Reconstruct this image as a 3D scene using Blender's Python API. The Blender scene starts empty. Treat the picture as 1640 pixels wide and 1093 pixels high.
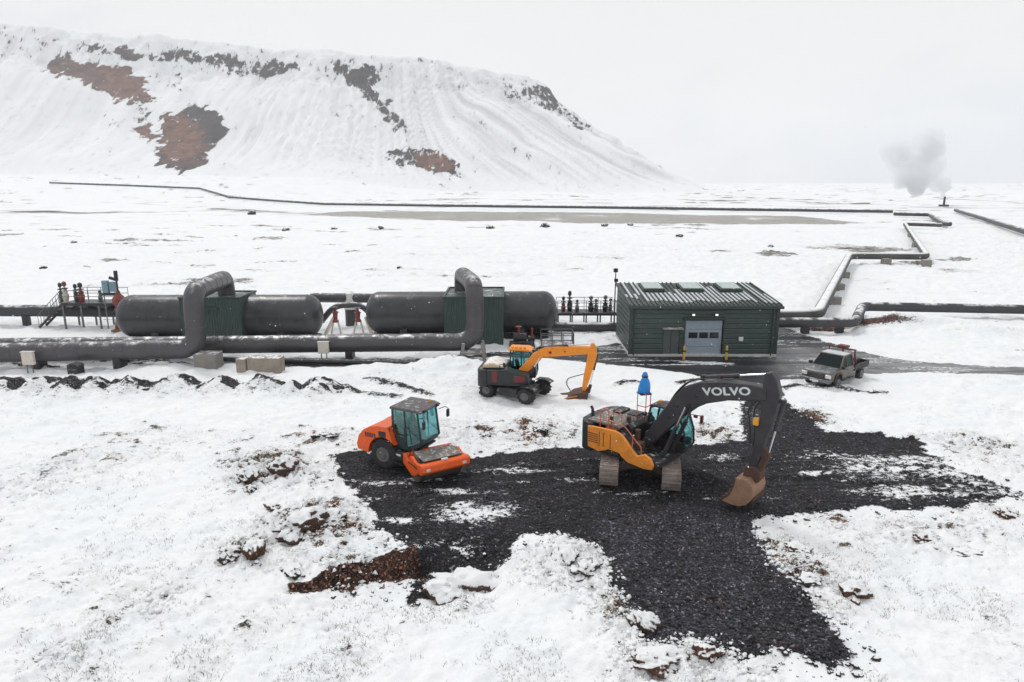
import bpy, bmesh, math, random
import numpy as np
from mathutils import Vector, Matrix
R = math.radians
random.seed(7)
scene = bpy.context.scene
col = scene.collection

# ------------------------------------------------------------------ camera
CAMZ = 12.0; PITCH = R(13.08); F = 1093.0
cam = bpy.data.objects.new('camera', bpy.data.cameras.new('camera'))
col.objects.link(cam)
cam.location = (0, 0, CAMZ)
cam.rotation_euler = (R(90) - PITCH, 0, 0)
cam.data.sensor_width = 36; cam.data.lens = 24.0
cam.data.clip_start = 0.1; cam.data.clip_end = 20000
scene.camera = cam
# ------------------------------------------------------------------ world and sun (thin bright overcast)
SUN_EL, SUN_AZ = R(56), R(-35)          # azimuth measured from +Y towards +X
world = bpy.data.worlds.new('World'); scene.world = world; world.use_nodes = True
nt = world.node_tree; nt.nodes.clear()
wo = nt.nodes.new('ShaderNodeOutputWorld'); bg = nt.nodes.new('ShaderNodeBackground')
sky = nt.nodes.new('ShaderNodeTexSky'); sky.sky_type = 'NISHITA'; sky.sun_disc = False
sky.sun_elevation = SUN_EL; sky.sun_rotation = SUN_AZ
sc = nt.nodes.new('ShaderNodeVectorMath'); sc.operation = 'SCALE'; sc.inputs['Scale'].default_value = 0.08
nt.links.new(sky.outputs[0], sc.inputs[0])
tc = nt.nodes.new('ShaderNodeTexCoord')
mp = nt.nodes.new('ShaderNodeMapping'); mp.inputs['Scale'].default_value = (1, 1, 2.6)
nt.links.new(tc.outputs['Generated'], mp.inputs[0])
nz = nt.nodes.new('ShaderNodeTexNoise'); nz.inputs['Scale'].default_value = 1.7; nz.inputs['Detail'].default_value = 5
nz.inputs['Roughness'].default_value = 0.5; nz.inputs['Distortion'].default_value = 0.3
nt.links.new(mp.outputs[0], nz.inputs['Vector'])
cr = nt.nodes.new('ShaderNodeValToRGB')
cr.color_ramp.elements[0].position = 0.38; cr.color_ramp.elements[0].color = (0.70, 0.725, 0.775, 1)
cr.color_ramp.elements[1].position = 0.56; cr.color_ramp.elements[1].color = (0.88, 0.885, 0.875, 1)
nt.links.new(nz.outputs['Fac'], cr.inputs[0])
mx = nt.nodes.new('ShaderNodeMix'); mx.data_type = 'RGBA'; mx.inputs['Factor'].default_value = 0.93
nt.links.new(sc.outputs[0], mx.inputs['A']); nt.links.new(cr.outputs[0], mx.inputs['B'])
nt.links.new(mx.outputs['Result'], bg.inputs['Color']); bg.inputs['Strength'].default_value = 1.0
nt.links.new(bg.outputs[0], wo.inputs[0])
sun = bpy.data.objects.new('sun', bpy.data.lights.new('sun', 'SUN')); col.objects.link(sun)
sun.data.energy = 1.15; sun.data.angle = R(14); sun.data.color = (1, 0.97, 0.93)
sd_ = Vector((math.sin(SUN_AZ) * math.cos(SUN_EL), math.cos(SUN_AZ) * math.cos(SUN_EL), math.sin(SUN_EL)))
sun.rotation_euler = sd_.to_track_quat('Z', 'Y').to_euler()
scene.view_settings.view_transform = 'Standard'; scene.view_settings.look = 'None'
scene.view_settings.exposure = 0.03; scene.view_settings.gamma = 1.0
scene.cycles.volume_bounces = 5

# ------------------------------------------------------------------ ground positions
def ray(px, py):
    a = (px - 820) / F; b = (py - 546.5) / F
    c, s = math.cos(PITCH), math.sin(PITCH)
    return Vector((a, c - b * s, -s - b * c))
def P(px, py, z=0.0):
    d = ray(px, py)
    if d.z > -1e-4: d.z = -1e-4
    t = (z - CAMZ) / d.z
    return Vector((d.x * t, d.y * t, z))
def PY(px, py, y):
    d = ray(px, py); t = y / d.y
    return Vector((d.x * t, y, CAMZ + d.z * t))
def proj(x, y, z):
    c, s = math.cos(PITCH), math.sin(PITCH)
    zc = y * c - (z - CAMZ) * s
    up = y * s + (z - CAMZ) * c
    return 820 + F * x / zc, 546.5 - F * up / zc

# ------------------------------------------------------------------ numpy noise
def _h(ix, iy, seed):
    n = (ix * 374761393 + iy * 668265263 + seed * 1274126177) & 0xffffffff
    n = ((n ^ (n >> 13)) * 1274126177) & 0xffffffff
    n = n ^ (n >> 16)
    return (n & 0xffff) / 65535.0
def vnoise(x, y, seed=0):
    x = np.asarray(x, float); y = np.asarray(y, float)
    ix = np.floor(x).astype(np.int64); iy = np.floor(y).astype(np.int64)
    fx = x - ix; fy = y - iy
    fx = fx * fx * fx * (fx * (fx * 6 - 15) + 10); fy = fy * fy * fy * (fy * (fy * 6 - 15) + 10)
    a = _h(ix, iy, seed); b = _h(ix + 1, iy, seed); c = _h(ix, iy + 1, seed); d = _h(ix + 1, iy + 1, seed)
    return (a + (b - a) * fx) * (1 - fy) + (c + (d - c) * fx) * fy
def fbm(x, y, oct=4, seed=0, gain=0.5):
    x = np.asarray(x, float); y = np.asarray(y, float)
    s = 0; a = 1; t = 0
    for i in range(oct):
        s = s + a * vnoise(x, y, seed + i * 17); t += a; a *= gain
        x, y = (x * 0.8 - y * 0.6) * 2.03 + 13.7, (x * 0.6 + y * 0.8) * 2.03 + 5.1
    return s / t
def sstep(a, b, x):
    t = np.clip((x - a) / (b - a), 0, 1); return t * t * (3 - 2 * t)
def poly_sd(px, py, poly):
    """signed distance to a polygon, positive inside"""
    n = len(poly); d = np.full(px.shape, 1e18); ins = np.zeros(px.shape, bool)
    for i in range(n):
        x0, y0 = poly[i]; x1, y1 = poly[(i + 1) % n]
        ex, ey = x1 - x0, y1 - y0
        wx, wy = px - x0, py - y0
        t = np.clip((wx * ex + wy * ey) / (ex * ex + ey * ey + 1e-12), 0, 1)
        d = np.minimum(d, (wx - ex * t) ** 2 + (wy - ey * t) ** 2)
        c = ((y0 > py) != (y1 > py)) & (px < (x1 - x0) * (py - y0) / (y1 - y0 + 1e-12) + x0)
        ins ^= c
    d = np.sqrt(d)
    return np.where(ins, d, -d)
def line_d(px, py, pts):
    """unsigned distance to a polyline, plus parameter 0..n-1 and the side sign"""
    d = np.full(px.shape, 1e18); par = np.zeros(px.shape); sg = np.zeros(px.shape)
    for i in range(len(pts) - 1):
        x0, y0 = pts[i][:2]; x1, y1 = pts[i + 1][:2]
        ex, ey = x1 - x0, y1 - y0
        wx, wy = px - x0, py - y0
        t = np.clip((wx * ex + wy * ey) / (ex * ex + ey * ey + 1e-12), 0, 1)
        dd = (wx - ex * t) ** 2 + (wy - ey * t) ** 2
        m = dd < d
        d = np.where(m, dd, d); par = np.where(m, i + t, par); sg = np.where(m, np.sign(ex * wy - ey * wx), sg)
    return np.sqrt(d), par, sg
G = lambda pts: [tuple(P(a, b)[:2]) for a, b in pts]

# ------------------------------------------------------------------ terrain features (world metres)
GRAVEL = G([(530,730),(572,721),(640,730),(760,734),(870,718),(935,716),(1100,716),(1188,706),(1183,660),(1205,632),
    (1248,640),(1290,672),(1330,692),(1400,697),(1470,706),(1492,730),(1560,762),(1640,793),(1625,803),(1560,809),(1400,815),
    (1200,828),(1208,860),(1238,900),(1280,950),(1325,1008),(1362,1062),(1330,1072),(1262,1058),(1180,1052),
    (1130,1040),(1070,1030),(1040,1026),(1018,990),(985,930),(962,880),(905,864),(824,858),(818,886),(765,902),(705,924),(656,938),(650,884),(640,868),(590,850),(604,828),(575,790),(545,765)])
CUT = G([(425,944),(470,934),(515,922),(560,908),(610,892),(662,878),(705,868),(760,860),(818,852)])
CUTH = np.array([0.0, 0.15, 0.30, 0.42, 0.60, 0.85, 0.8, 0.6, 0.0])
CUTW = np.array([0.15, 0.15, 0.16, 0.18, 0.2, 0.3, 1.6, 1.6, 1.2])
ROAD = G([(395,588),(440,574),(660,577),(780,566),(900,556),(985,553),(1240,553),(1245,522),(1300,540),(1345,556),(1420,573),(1500,583),
    (1640,588),(2300,594),(2300,608),(1640,601),(1500,597),(1400,598),(1300,601),(1246,612),(1250,640),(1200,640),(1180,614),(1100,598),
    (985,585),(860,573),(760,574),(665,586),(560,588)])
APRON_D = G([(1240,520),(1300,520),(1390,545),(1330,560),(1240,556)])
FLAT = G([(480,343),(560,339),(700,338),(1000,341),(1300,349),(1385,357),(1200,360),(1000,358),(800,354),(600,350)])
MOUNDS = [(4,618,1.25),(78,615,1.65),(146,617,1.15),(208,616,1.5),(284,613,1.35),(350,616,1.1),(424,614,1.6),(512,618,1.2),(470,620,.8),(110,620,.8)]
MOUND_W = [(P(a, b + 10)[0], P(a, b + 10)[1], r) for a, b, r in MOUNDS]
RIDGES = [G([(590,608),(640,618),(690,636)]), G([(530,618),(570,627),(640,634)]), G([(1225,625),(1290,619),(1340,623),(1410,630)]),
          G([(992,618),(1002,614),(1030,616)]), G([(1090,614),(1110,611)]), G([(155,578),(200,580),(290,576)]), G([(215,588),(250,580),(300,586)]), G([(20,588),(90,590)])]
LUMPS = [  # px, py, radius m, relief amplitude, bareness
    (940,880,1.6,.20,.20),(1000,950,1.5,.20,.18),(1010,1000,1.0,.18,.15),(880,905,1.6,.16,.2),(1060,1060,1.6,.14,.12),(1150,1062,1.6,.12,.14),
    (1225,870,1.1,.16,.2),(1270,915,1.3,.16,.2),(1310,975,1.0,.14,.15),(1370,855,2.2,.08,.14),(1440,850,2.0,.10,.16),(1540,850,2.0,.08,.14),
    (430,750,2.2,.20,.26),(470,760,1.8,.2,.24),(390,765,1.6,.16,.2),(500,840,2.0,.22,.28),(550,850,1.5,.2,.24),(400,885,1.3,.18,.24),
    (560,900,1.2,.14,.24),(470,900,1.2,.14,.18),(620,860,1.2,.12,.3),(530,700,1.6,.14,.16),(740,695,2.2,.14,.2),(860,690,2.4,.14,.2),
    (930,690,2.0,.12,.16),(1140,690,2.0,.14,.28),(1160,660,1.6,.10,.2),(1250,680,1.5,.12,.5),(1290,665,1.4,.14,.6),(1120,640,1.6,.08,.1),
    (1560,715,2.2,.14,.22),(1600,745,1.8,.1,.14),(1500,780,2.5,.1,.3),(250,960,2.0,.08,.10),(60,770,3.5,.10,.08),(240,700,3,.06,.08),
    (700,780,2,.03,0),(760,960,1.0,.1,.1),(100,1050,1.5,.08,.1),(420,990,2.0,.07,.08),(560,1030,1.6,.06,.08),(650,600,3,.1,.05),(720,588,3.0,.1,.05)]
RUTS = [(G([(1015,800),(1060,860),(1130,950),(1200,1050)]), .10), (G([(1095,800),(1150,860),(1225,950),(1300,1040)]), .10), (G([(1060,805),(1100,860),(1160,950),(1215,1020)]), .04),
    (G([(650,775),(800,760),(950,745),(1000,760)]), .07), (G([(640,800),(820,785),(970,765)]), .07), (G([(1130,745),(1300,735),(1500,770),(1640,800)]), .08), (G([(1150,775),(1320,770),(1480,790),(1600,806)]), .08),
    (G([(870,645),(960,660),(1080,640),(1180,612)]), .07), (G([(860,660),(960,678),(1100,660),(1190,625)]), .07), (G([(1320,615),(1420,608),(1560,603),(1700,606)]), .06), (G([(700,690),(600,680),(420,665),(200,660),(-100,665)]), .06), (G([(700,705),(590,697),(400,682),(200,676),(-100,682)]), .06)]
LUMPS_W = [(P(a, b)[0], P(a, b)[1], r, am, ba) for a, b, r, am, ba in LUMPS]
HEAPS = [(720,590,3.0,1.5,.62),(600,588,2.6,1.4,.25),(1450,520,5.5,2.2,1.0),(1395,532,2.4,1.0,.5),(255,592,2.2,1.2,.35),(1560,530,5,2.0,.5),(640,596,2.5,1.2,.3)]
HEAPS_W = [(P(a, b)[0], P(a, b)[1], rx, ry, h) for a, b, rx, ry, h in HEAPS]
PITPILE = P(1110, 775)

def base_h(x, y):
    """gentle landform"""
    far = sstep(55, 160, y)
    z = (fbm(x / 30, y / 30, 3, 3) - .5) * 1.3 * far
    z = z + (fbm(x / 160, y / 120, 3, 5) - .5) * 9 * sstep(350, 900, y)
    z = z + 15 * sstep(330, 640, y) * sstep(-60, -260, x) + 10 * sstep(700, 1000, y) * sstep(-100, -500, x)
    return z
def terrain(x, y, full=False):
    x = np.asarray(x, float); y = np.asarray(y, float)
    z = base_h(x, y)
    near = 1 - sstep(60, 110, y)
    sdG = poly_sd(x, y, GRAVEL)
    edge = sstep(-0.6, 0.3, sdG)
    jit = (fbm(x * 1.3, y * 1.3, 5, 21, .6) - .5) * 1.15
    sdGj = sdG + jit * sstep(-3, 0.5, sdG + 1)
    sdR = poly_sd(x, y, ROAD)
    road = sstep(-0.5, 0.2, sdR)
    calm = 1 - np.clip(edge + road, 0, 1)
    # soft snow relief
    z = z + near * (1 - road) * (fbm(x / 4.5, y / 4.5, 3, 8) - .5) * .35 * (1 - edge)
    tus = fbm(x * 1.35, y * 1.35, 4, 30)
    amp = np.zeros_like(x); bare = np.zeros_like(x)
    for (lx, ly, r, am, ba) in LUMPS_W:
        g = np.exp(-(((x - lx) / r) ** 2 + ((y - ly) / r) ** 2))
        amp = np.maximum(amp, am * g); bare = np.maximum(bare, ba * g)
    ridged = 1 - np.abs(2 * fbm(x * 1.9, y * 1.9, 3, 41) - 1) * 2
    z = z + (1 - sstep(120, 300, y)) * calm * ((tus - .5) * .36 * (1 + 1.2 * sstep(60, 120, y)) + (fbm(x * 5, y * 5, 2, 33) - .5) * .05)
    z = z + calm * amp * (ridged * 1.3 + (fbm(x * 4.3, y * 4.3, 3, 44) - .5) * 2.0 + 0.5)
    # gravel surface: slightly raised, lumpy
    z = z + edge * (.06 + (fbm(x * 2.2, y * 2.2, 4, 50) - .5) * .09 + (fbm(x / 3, y / 3, 2, 52) - .5) * .15)
    # ruts pressed by tracks and tyres
    for pts, dep in RUTS:
        q_, _, _ = line_d(x, y, pts)
        z = z + (edge * .8 + .5 * (1 - edge)) * dep * (-np.exp(-(q_ / .22) ** 2) + .55 * np.exp(-((q_ - .42) / .16) ** 2)) * (.6 + .8 * fbm(x * 2.5, y * 2.5, 2, 53))
    # turned-over strip at the near end of the gravel track
    lip, lp, ls = line_d(x, y, G([(1130,1030),(1200,1040),(1270,1045),(1345,1048),(1330,1010),(1290,960)]))
    z = z + edge * np.exp(-(lip / .45) ** 2) * (.12 + .3 * (fbm(x * 3, y * 3, 3, 55) - .4))
    # gravel pile beside the bucket
    dp = np.sqrt(((x - PITPILE[0]) / 1.9) ** 2 + ((y - PITPILE[1]) / .8) ** 2)
    z = z + .45 * np.exp(-dp ** 2 * 1.5) * (.7 + .6 * fbm(x * 3, y * 3, 3, 57))
    # bank cut in the turf
    cd, cp, cs = line_d(x, y, CUT)
    k = np.interp(cp, np.arange(len(CUTH)), CUTH); w = np.interp(cp, np.arange(len(CUTW)), CUTW)
    wob = (fbm(x * 1.5, y * 1.5, 3, 60) - .5) * .5
    d = -cs * cd + wob * .7                       # positive on the camera side
    endf = ((cp > .001) & (cp < len(CUT) - 1.001)).astype(float)
    inend = np.maximum(endf, np.exp(-(cd / .6) ** 2))
    drop = k * sstep(-w * .4, w, d) * np.exp(-(np.maximum(d - 1.2, 0) / 2.4) ** 2) * inend
    z = z - drop
    # row of dumped mounds
    mb = np.zeros_like(x); md = np.zeros_like(x)
    for (mx_, my_, r) in MOUND_W:
        wj = (fbm(x * .9, y * .9, 3, 140) - .5) * .9; dx = (x - mx_) / r + wj * .5; dy = (y - my_) / 1.25 + wj
        q = np.exp(-(dx ** 2 + dy ** 2) * 1.1)
        mb = np.maximum(mb, q)
        arc = 1.25 * np.exp(-((dy - .10 + .55 * dx * dx * .5) / .30) ** 2) * sstep(1.35, .85, np.abs(dx))
        md = np.maximum(md, arc + .30 * np.exp(-(dx ** 2 + (dy + .6) ** 2) * .8))
    row = np.exp(-((y - 38.2 + x * 0.004) / 1.2) ** 2) * sstep(-9.5, -12.5, x)
    z = z + .85 * np.maximum(mb, row * .35) * (.75 + .5 * fbm(x * 2, y * 2, 3, 61))
    rid = np.zeros_like(x)
    for pts in RIDGES:
        rd, _, _ = line_d(x, y, pts)
        rid = np.maximum(rid, np.exp(-(rd / .38) ** 2))
    z = z + rid * .16
    hp = np.zeros_like(x)
    for (hx, hy, rx, ry, h) in HEAPS_W:
        g = np.exp(-(((x - hx) / rx) ** 2 + ((y - hy) / ry) ** 2) * 1.3)
        hp = np.maximum(hp, h * g)
    z = z + hp * (.8 + .4 * fbm(x, y, 3, 63)) * (1 - sstep(-.2, .4, sdR) * .9)
    if not full: return z
    return z, dict(sdG=sdG, sdGj=sdGj, sdR=sdR, bare=bare, amp=amp, tus=tus, ridged=ridged, d=d, k=k * inend, cp=cp, md=md, rid=rid, row=row, w=w)
def gz(x, y): return float(terrain(np.array([x]), np.array([y]))[0])
def PG(px, py):
    """pixel to the real ground surface"""
    z = 0.0
    for _ in range(4):
        p = P(px, py, z); z = gz(p.x, p.y)
    p = P(px, py, z); return p

# ------------------------------------------------------------------ node helpers
def newmat(name):
    m = bpy.data.materials.new(name); m.use_nodes = True
    t = m.node_tree; t.nodes.clear()
    o = t.nodes.new('ShaderNodeOutputMaterial'); b = t.nodes.new('ShaderNodeBsdfPrincipled')
    t.links.new(b.outputs[0], o.inputs[0]); return m, t, b, o
def N(t, typ, **kw):
    n = t.nodes.new(typ)
    for k, v in kw.items():
        if k in n.inputs: n.inputs[k].default_value = v
        else: setattr(n, k, v)
    return n
def noise(t, vec, scale, detail=4, rough=.5, dist=0):
    n = t.nodes.new('ShaderNodeTexNoise'); n.inputs['Scale'].default_value = scale
    n.inputs['Detail'].default_value = detail; n.inputs['Roughness'].default_value = rough; n.inputs['Distortion'].default_value = dist
    if vec is not None: t.links.new(vec, n.inputs['Vector'])
    return n.outputs['Fac']
def math_(t, op, a, b=None, c=None, clamp=False):
    n = t.nodes.new('ShaderNodeMath'); n.operation = op; n.use_clamp = clamp
    for i, v in enumerate((a, b, c)):
        if v is None: continue
        if isinstance(v, (int, float)): n.inputs[i].default_value = v
        else: t.links.new(v, n.inputs[i])
    return n.outputs[0]
def mixc(t, f, a, b):
    n = t.nodes.new('ShaderNodeMix'); n.data_type = 'RGBA'
    for k, v in (('Factor', f), ('A', a), ('B', b)):
        s = n.inputs[k]
        if k != 'Factor': s = [i for i in n.inputs if i.name == k and i.type == 'RGBA'][0]
        if isinstance(v, (int, float)): s.default_value = v
        elif isinstance(v, tuple): s.default_value = (*v[:3], 1)
        else: t.links.new(v, s)
    return [o for o in n.outputs if o.type == 'RGBA'][0]
def maprange(t, v, a, b, c=0, d=1):
    n = t.nodes.new('ShaderNodeMapRange'); n.interpolation_type = 'SMOOTHSTEP'
    t.links.new(v, n.inputs[0])
    for i, q in enumerate((a, b, c, d)):
        if isinstance(q, (int, float)): n.inputs[i + 1].default_value = q
        else: t.links.new(q, n.inputs[i + 1])
    return n.outputs[0]
def bump(t, h, strength, dist, normal=None):
    n = t.nodes.new('ShaderNodeBump'); n.inputs['Strength'].default_value = strength; n.inputs['Distance'].default_value = dist
    t.links.new(h, n.inputs['Height'])
    if normal: t.links.new(normal, n.inputs['Normal'])
    return n.outputs[0]
SNOW = (0.89, 0.90, 0.905)
MAT = {}
def paint(name, c, rough=.5, metal=0, dirt=.25, dirtc=(.09, .075, .06), snow=0.0, bumpy=0, scale=3.0, ribs=None, dscale=None):
    m, t, b, o = newmat(name)
    co = t.nodes.new('ShaderNodeTexCoord').outputs['Object']
    n1 = noise(t, co, scale, 5, .6); n2 = noise(t, co, scale * 6, 3, .6)
    f = math_(t, 'MULTIPLY', maprange(t, n1, .42, .72), dirt)
    cc = mixc(t, f, c, dirtc)
    v = math_(t, 'MULTIPLY_ADD', n2, .35, .82)
    hs = t.nodes.new('ShaderNodeHueSaturation'); t.links.new(v, hs.inputs['Value']); t.links.new(cc, hs.inputs['Color'])
    cc = hs.outputs[0]
    if snow > 0:
        g = t.nodes.new('ShaderNodeNewGeometry'); sx = t.nodes.new('ShaderNodeSeparateXYZ'); t.links.new(g.outputs['Normal'], sx.inputs[0])
        up = maprange(t, sx.outputs[2], .55, .95)
        sn = maprange(t, noise(t, co, scale * 2.2, 5, .7), .62 - .35 * snow, .78 - .35 * snow)
        fs = math_(t, 'MULTIPLY', math_(t, 'MULTIPLY', up, sn), min(1, .35 + snow))
        cc = mixc(t, fs, cc, SNOW)
    t.links.new(cc, b.inputs['Base Color'])
    b.inputs['Roughness'].default_value = rough; b.inputs['Metallic'].default_value = metal
    if bumpy: t.links.new(bump(t, n2, bumpy, .02), b.inputs['Normal'])
    MAT[name] = m; return m

# ------------------------------------------------------------------ mesh builder
class MB:
    def __init__(s, M=None): s.v = []; s.f = []; s.M = M
    def add(s, vs, fs):
        k = len(s.v)
        for q in vs:
            q = Vector(q); s.v.append(tuple(s.M @ q) if s.M else tuple(q))
        s.f += [tuple(i + k for i in f) for f in fs]; return s
    def box(s, x0, x1, y0, y1, z0, z1, M=None):
        vs = [Vector((x, y, z)) for z in (z0, z1) for y in (y0, y1) for x in (x0, x1)]
        if M: vs = [M @ v for v in vs]
        return s.add(vs, [(0,2,3,1),(4,5,7,6),(0,1,5,4),(2,6,7,3),(0,4,6,2),(1,3,7,5)])
    def bar(s, p0, p1, w, h=None):
        p0 = Vector(p0); p1 = Vector(p1); d = p1 - p0; L = d.length; h = h or w
        q = d.to_track_quat('X', 'Z').to_matrix().to_4x4(); q.translation = p0
        return s.box(0, L, -w / 2, w / 2, -h / 2, h / 2, q)
    def prism(s, prof, a, b, axis='y', taper=None):
        n = len(prof); vs = []
        for k, t in enumerate((a, b)):
            for (p, q) in prof:
                if axis == 'y': vs.append((p, t, q))
                elif axis == 'z': vs.append((p, q, t))
                else: vs.append((t, p, q))
        fs = [tuple(range(n)), tuple(range(2 * n - 1, n - 1, -1))] + [(i, (i + 1) % n, (i + 1) % n + n, i + n) for i in range(n)]
        return s.add(vs, fs)
    def cyl(s, p0, p1, r0, r1=None, n=14):
        r1 = r0 if r1 is None else r1
        p0 = Vector(p0); p1 = Vector(p1); q = (p1 - p0).to_track_quat('Z', 'Y')
        vs = []
        for p, r in ((p0, r0), (p1, r1)):
            for i in range(n):
                a = 2 * math.pi * i / n; vs.append(p + q @ Vector((r * math.cos(a), r * math.sin(a), 0)))
        return s.add(vs, [tuple(range(n - 1, -1, -1)), tuple(range(n, 2 * n))] + [(i, (i + 1) % n, (i + 1) % n + n, i + n) for i in range(n)])
    def tube(s, pts, r, n=8, caps=True):
        pts = [Vector(p) for p in pts]; vs = []
        T = []
        for i in range(len(pts)):
            a = pts[max(i - 1, 0)]; b = pts[min(i + 1, len(pts) - 1)]; T.append((b - a).normalized())
        up = Vector((0, 0, 1)) if abs(T[0].z) < .9 else Vector((1, 0, 0))
        nrm = (up - T[0] * up.dot(T[0])).normalized()
        for i, p in enumerate(pts):
            nrm = (nrm - T[i] * nrm.dot(T[i])).normalized(); bn = T[i].cross(nrm)
            rr = r[i] if isinstance(r, (list, tuple)) else r
            for k in range(n):
                a = 2 * math.pi * k / n; vs.append(p + nrm * (rr * math.cos(a)) + bn * (rr * math.sin(a)))
        m = len(pts)
        fs = [(i * n + k, i * n + (k + 1) % n, (i + 1) * n + (k + 1) % n, (i + 1) * n + k) for i in range(m - 1) for k in range(n)]
        if caps: fs += [tuple(range(n - 1, -1, -1)), tuple(range((m - 1) * n, m * n))]
        return s.add(vs, fs)
    def lathe(s, prof, o=(0, 0, 0), axis='z', n=20):
        o = Vector(o); vs = []; m = len(prof)
        for (r, h) in prof:
            for k in range(n):
                a = 2 * math.pi * k / n; c, d = r * math.cos(a), r * math.sin(a)
                vs.append(o + Vector({'z': (c, d, h), 'x': (h, c, d), 'y': (c, h, d)}[axis]))
        fs = [(i * n + k, i * n + (k + 1) % n, (i + 1) * n + (k + 1) % n, (i + 1) * n + k) for i in range(m - 1) for k in range(n)]
        fs += [tuple(range(n)), tuple(range((m - 1) * n, m * n))]
        return s.add(vs, fs)
    def build(s, name, m, parent=None, bevel=0, sharp=.6, normals=True):
        me = bpy.data.meshes.new(name); me.from_pydata(s.v, [], s.f)
        bm = bmesh.new(); bm.from_mesh(me)
        if normals: bmesh.ops.recalc_face_normals(bm, faces=bm.faces)
        for f in bm.faces: f.smooth = True
        for e in bm.edges:
            if len(e.link_faces) == 2 and e.calc_face_angle(0) > sharp: e.smooth = False
        bm.to_mesh(me); bm.free()
        me.materials.append(MAT[m] if isinstance(m, str) else m)
        o = bpy.data.objects.new(name, me); col.objects.link(o)
        if parent: o.parent = parent
        if bevel:
            md = o.modifiers.new('bevel', 'BEVEL'); md.width = bevel; md.segments = 2; md.limit_method = 'ANGLE'; md.angle_limit = .6
        return o
def fillet(pts, rad, seg=8):
    pts = [Vector(p) for p in pts]; out = [pts[0]]
    for i in range(1, len(pts) - 1):
        a, b, c = pts[i - 1], pts[i], pts[i + 1]
        r = min(rad, (a - b).length * .49, (c - b).length * .49)
        p0 = b + (a - b).normalized() * r; p1 = b + (c - b).normalized() * r
        for k in range(seg + 1):
            t = k / seg; out.append(p0 * (1 - t) ** 2 + b * 2 * t * (1 - t) + p1 * t * t)
    out.append(pts[-1]); return out
def tag(o, label=None, cat=None, group=None, kind=None):
    if label: o['label'] = label
    if cat: o['category'] = cat
    if group: o['group'] = group
    if kind: o['kind'] = kind
    return o
def thing(name, loc, rz=0, label=None, cat=None, group=None):
    o = bpy.data.objects.new(name, None); col.objects.link(o); o.empty_display_size = .2
    o.location = loc; o.rotation_euler = (0, 0, rz); return tag(o, label, cat, group)
def kids(o): return [c for c in bpy.data.objects if c.parent == o]
def copy_tree(o, parent=None):
    c = o.copy(); col.objects.link(c); c.parent = parent
    for ch in kids(o): copy_tree(ch, c)
    return c
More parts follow.
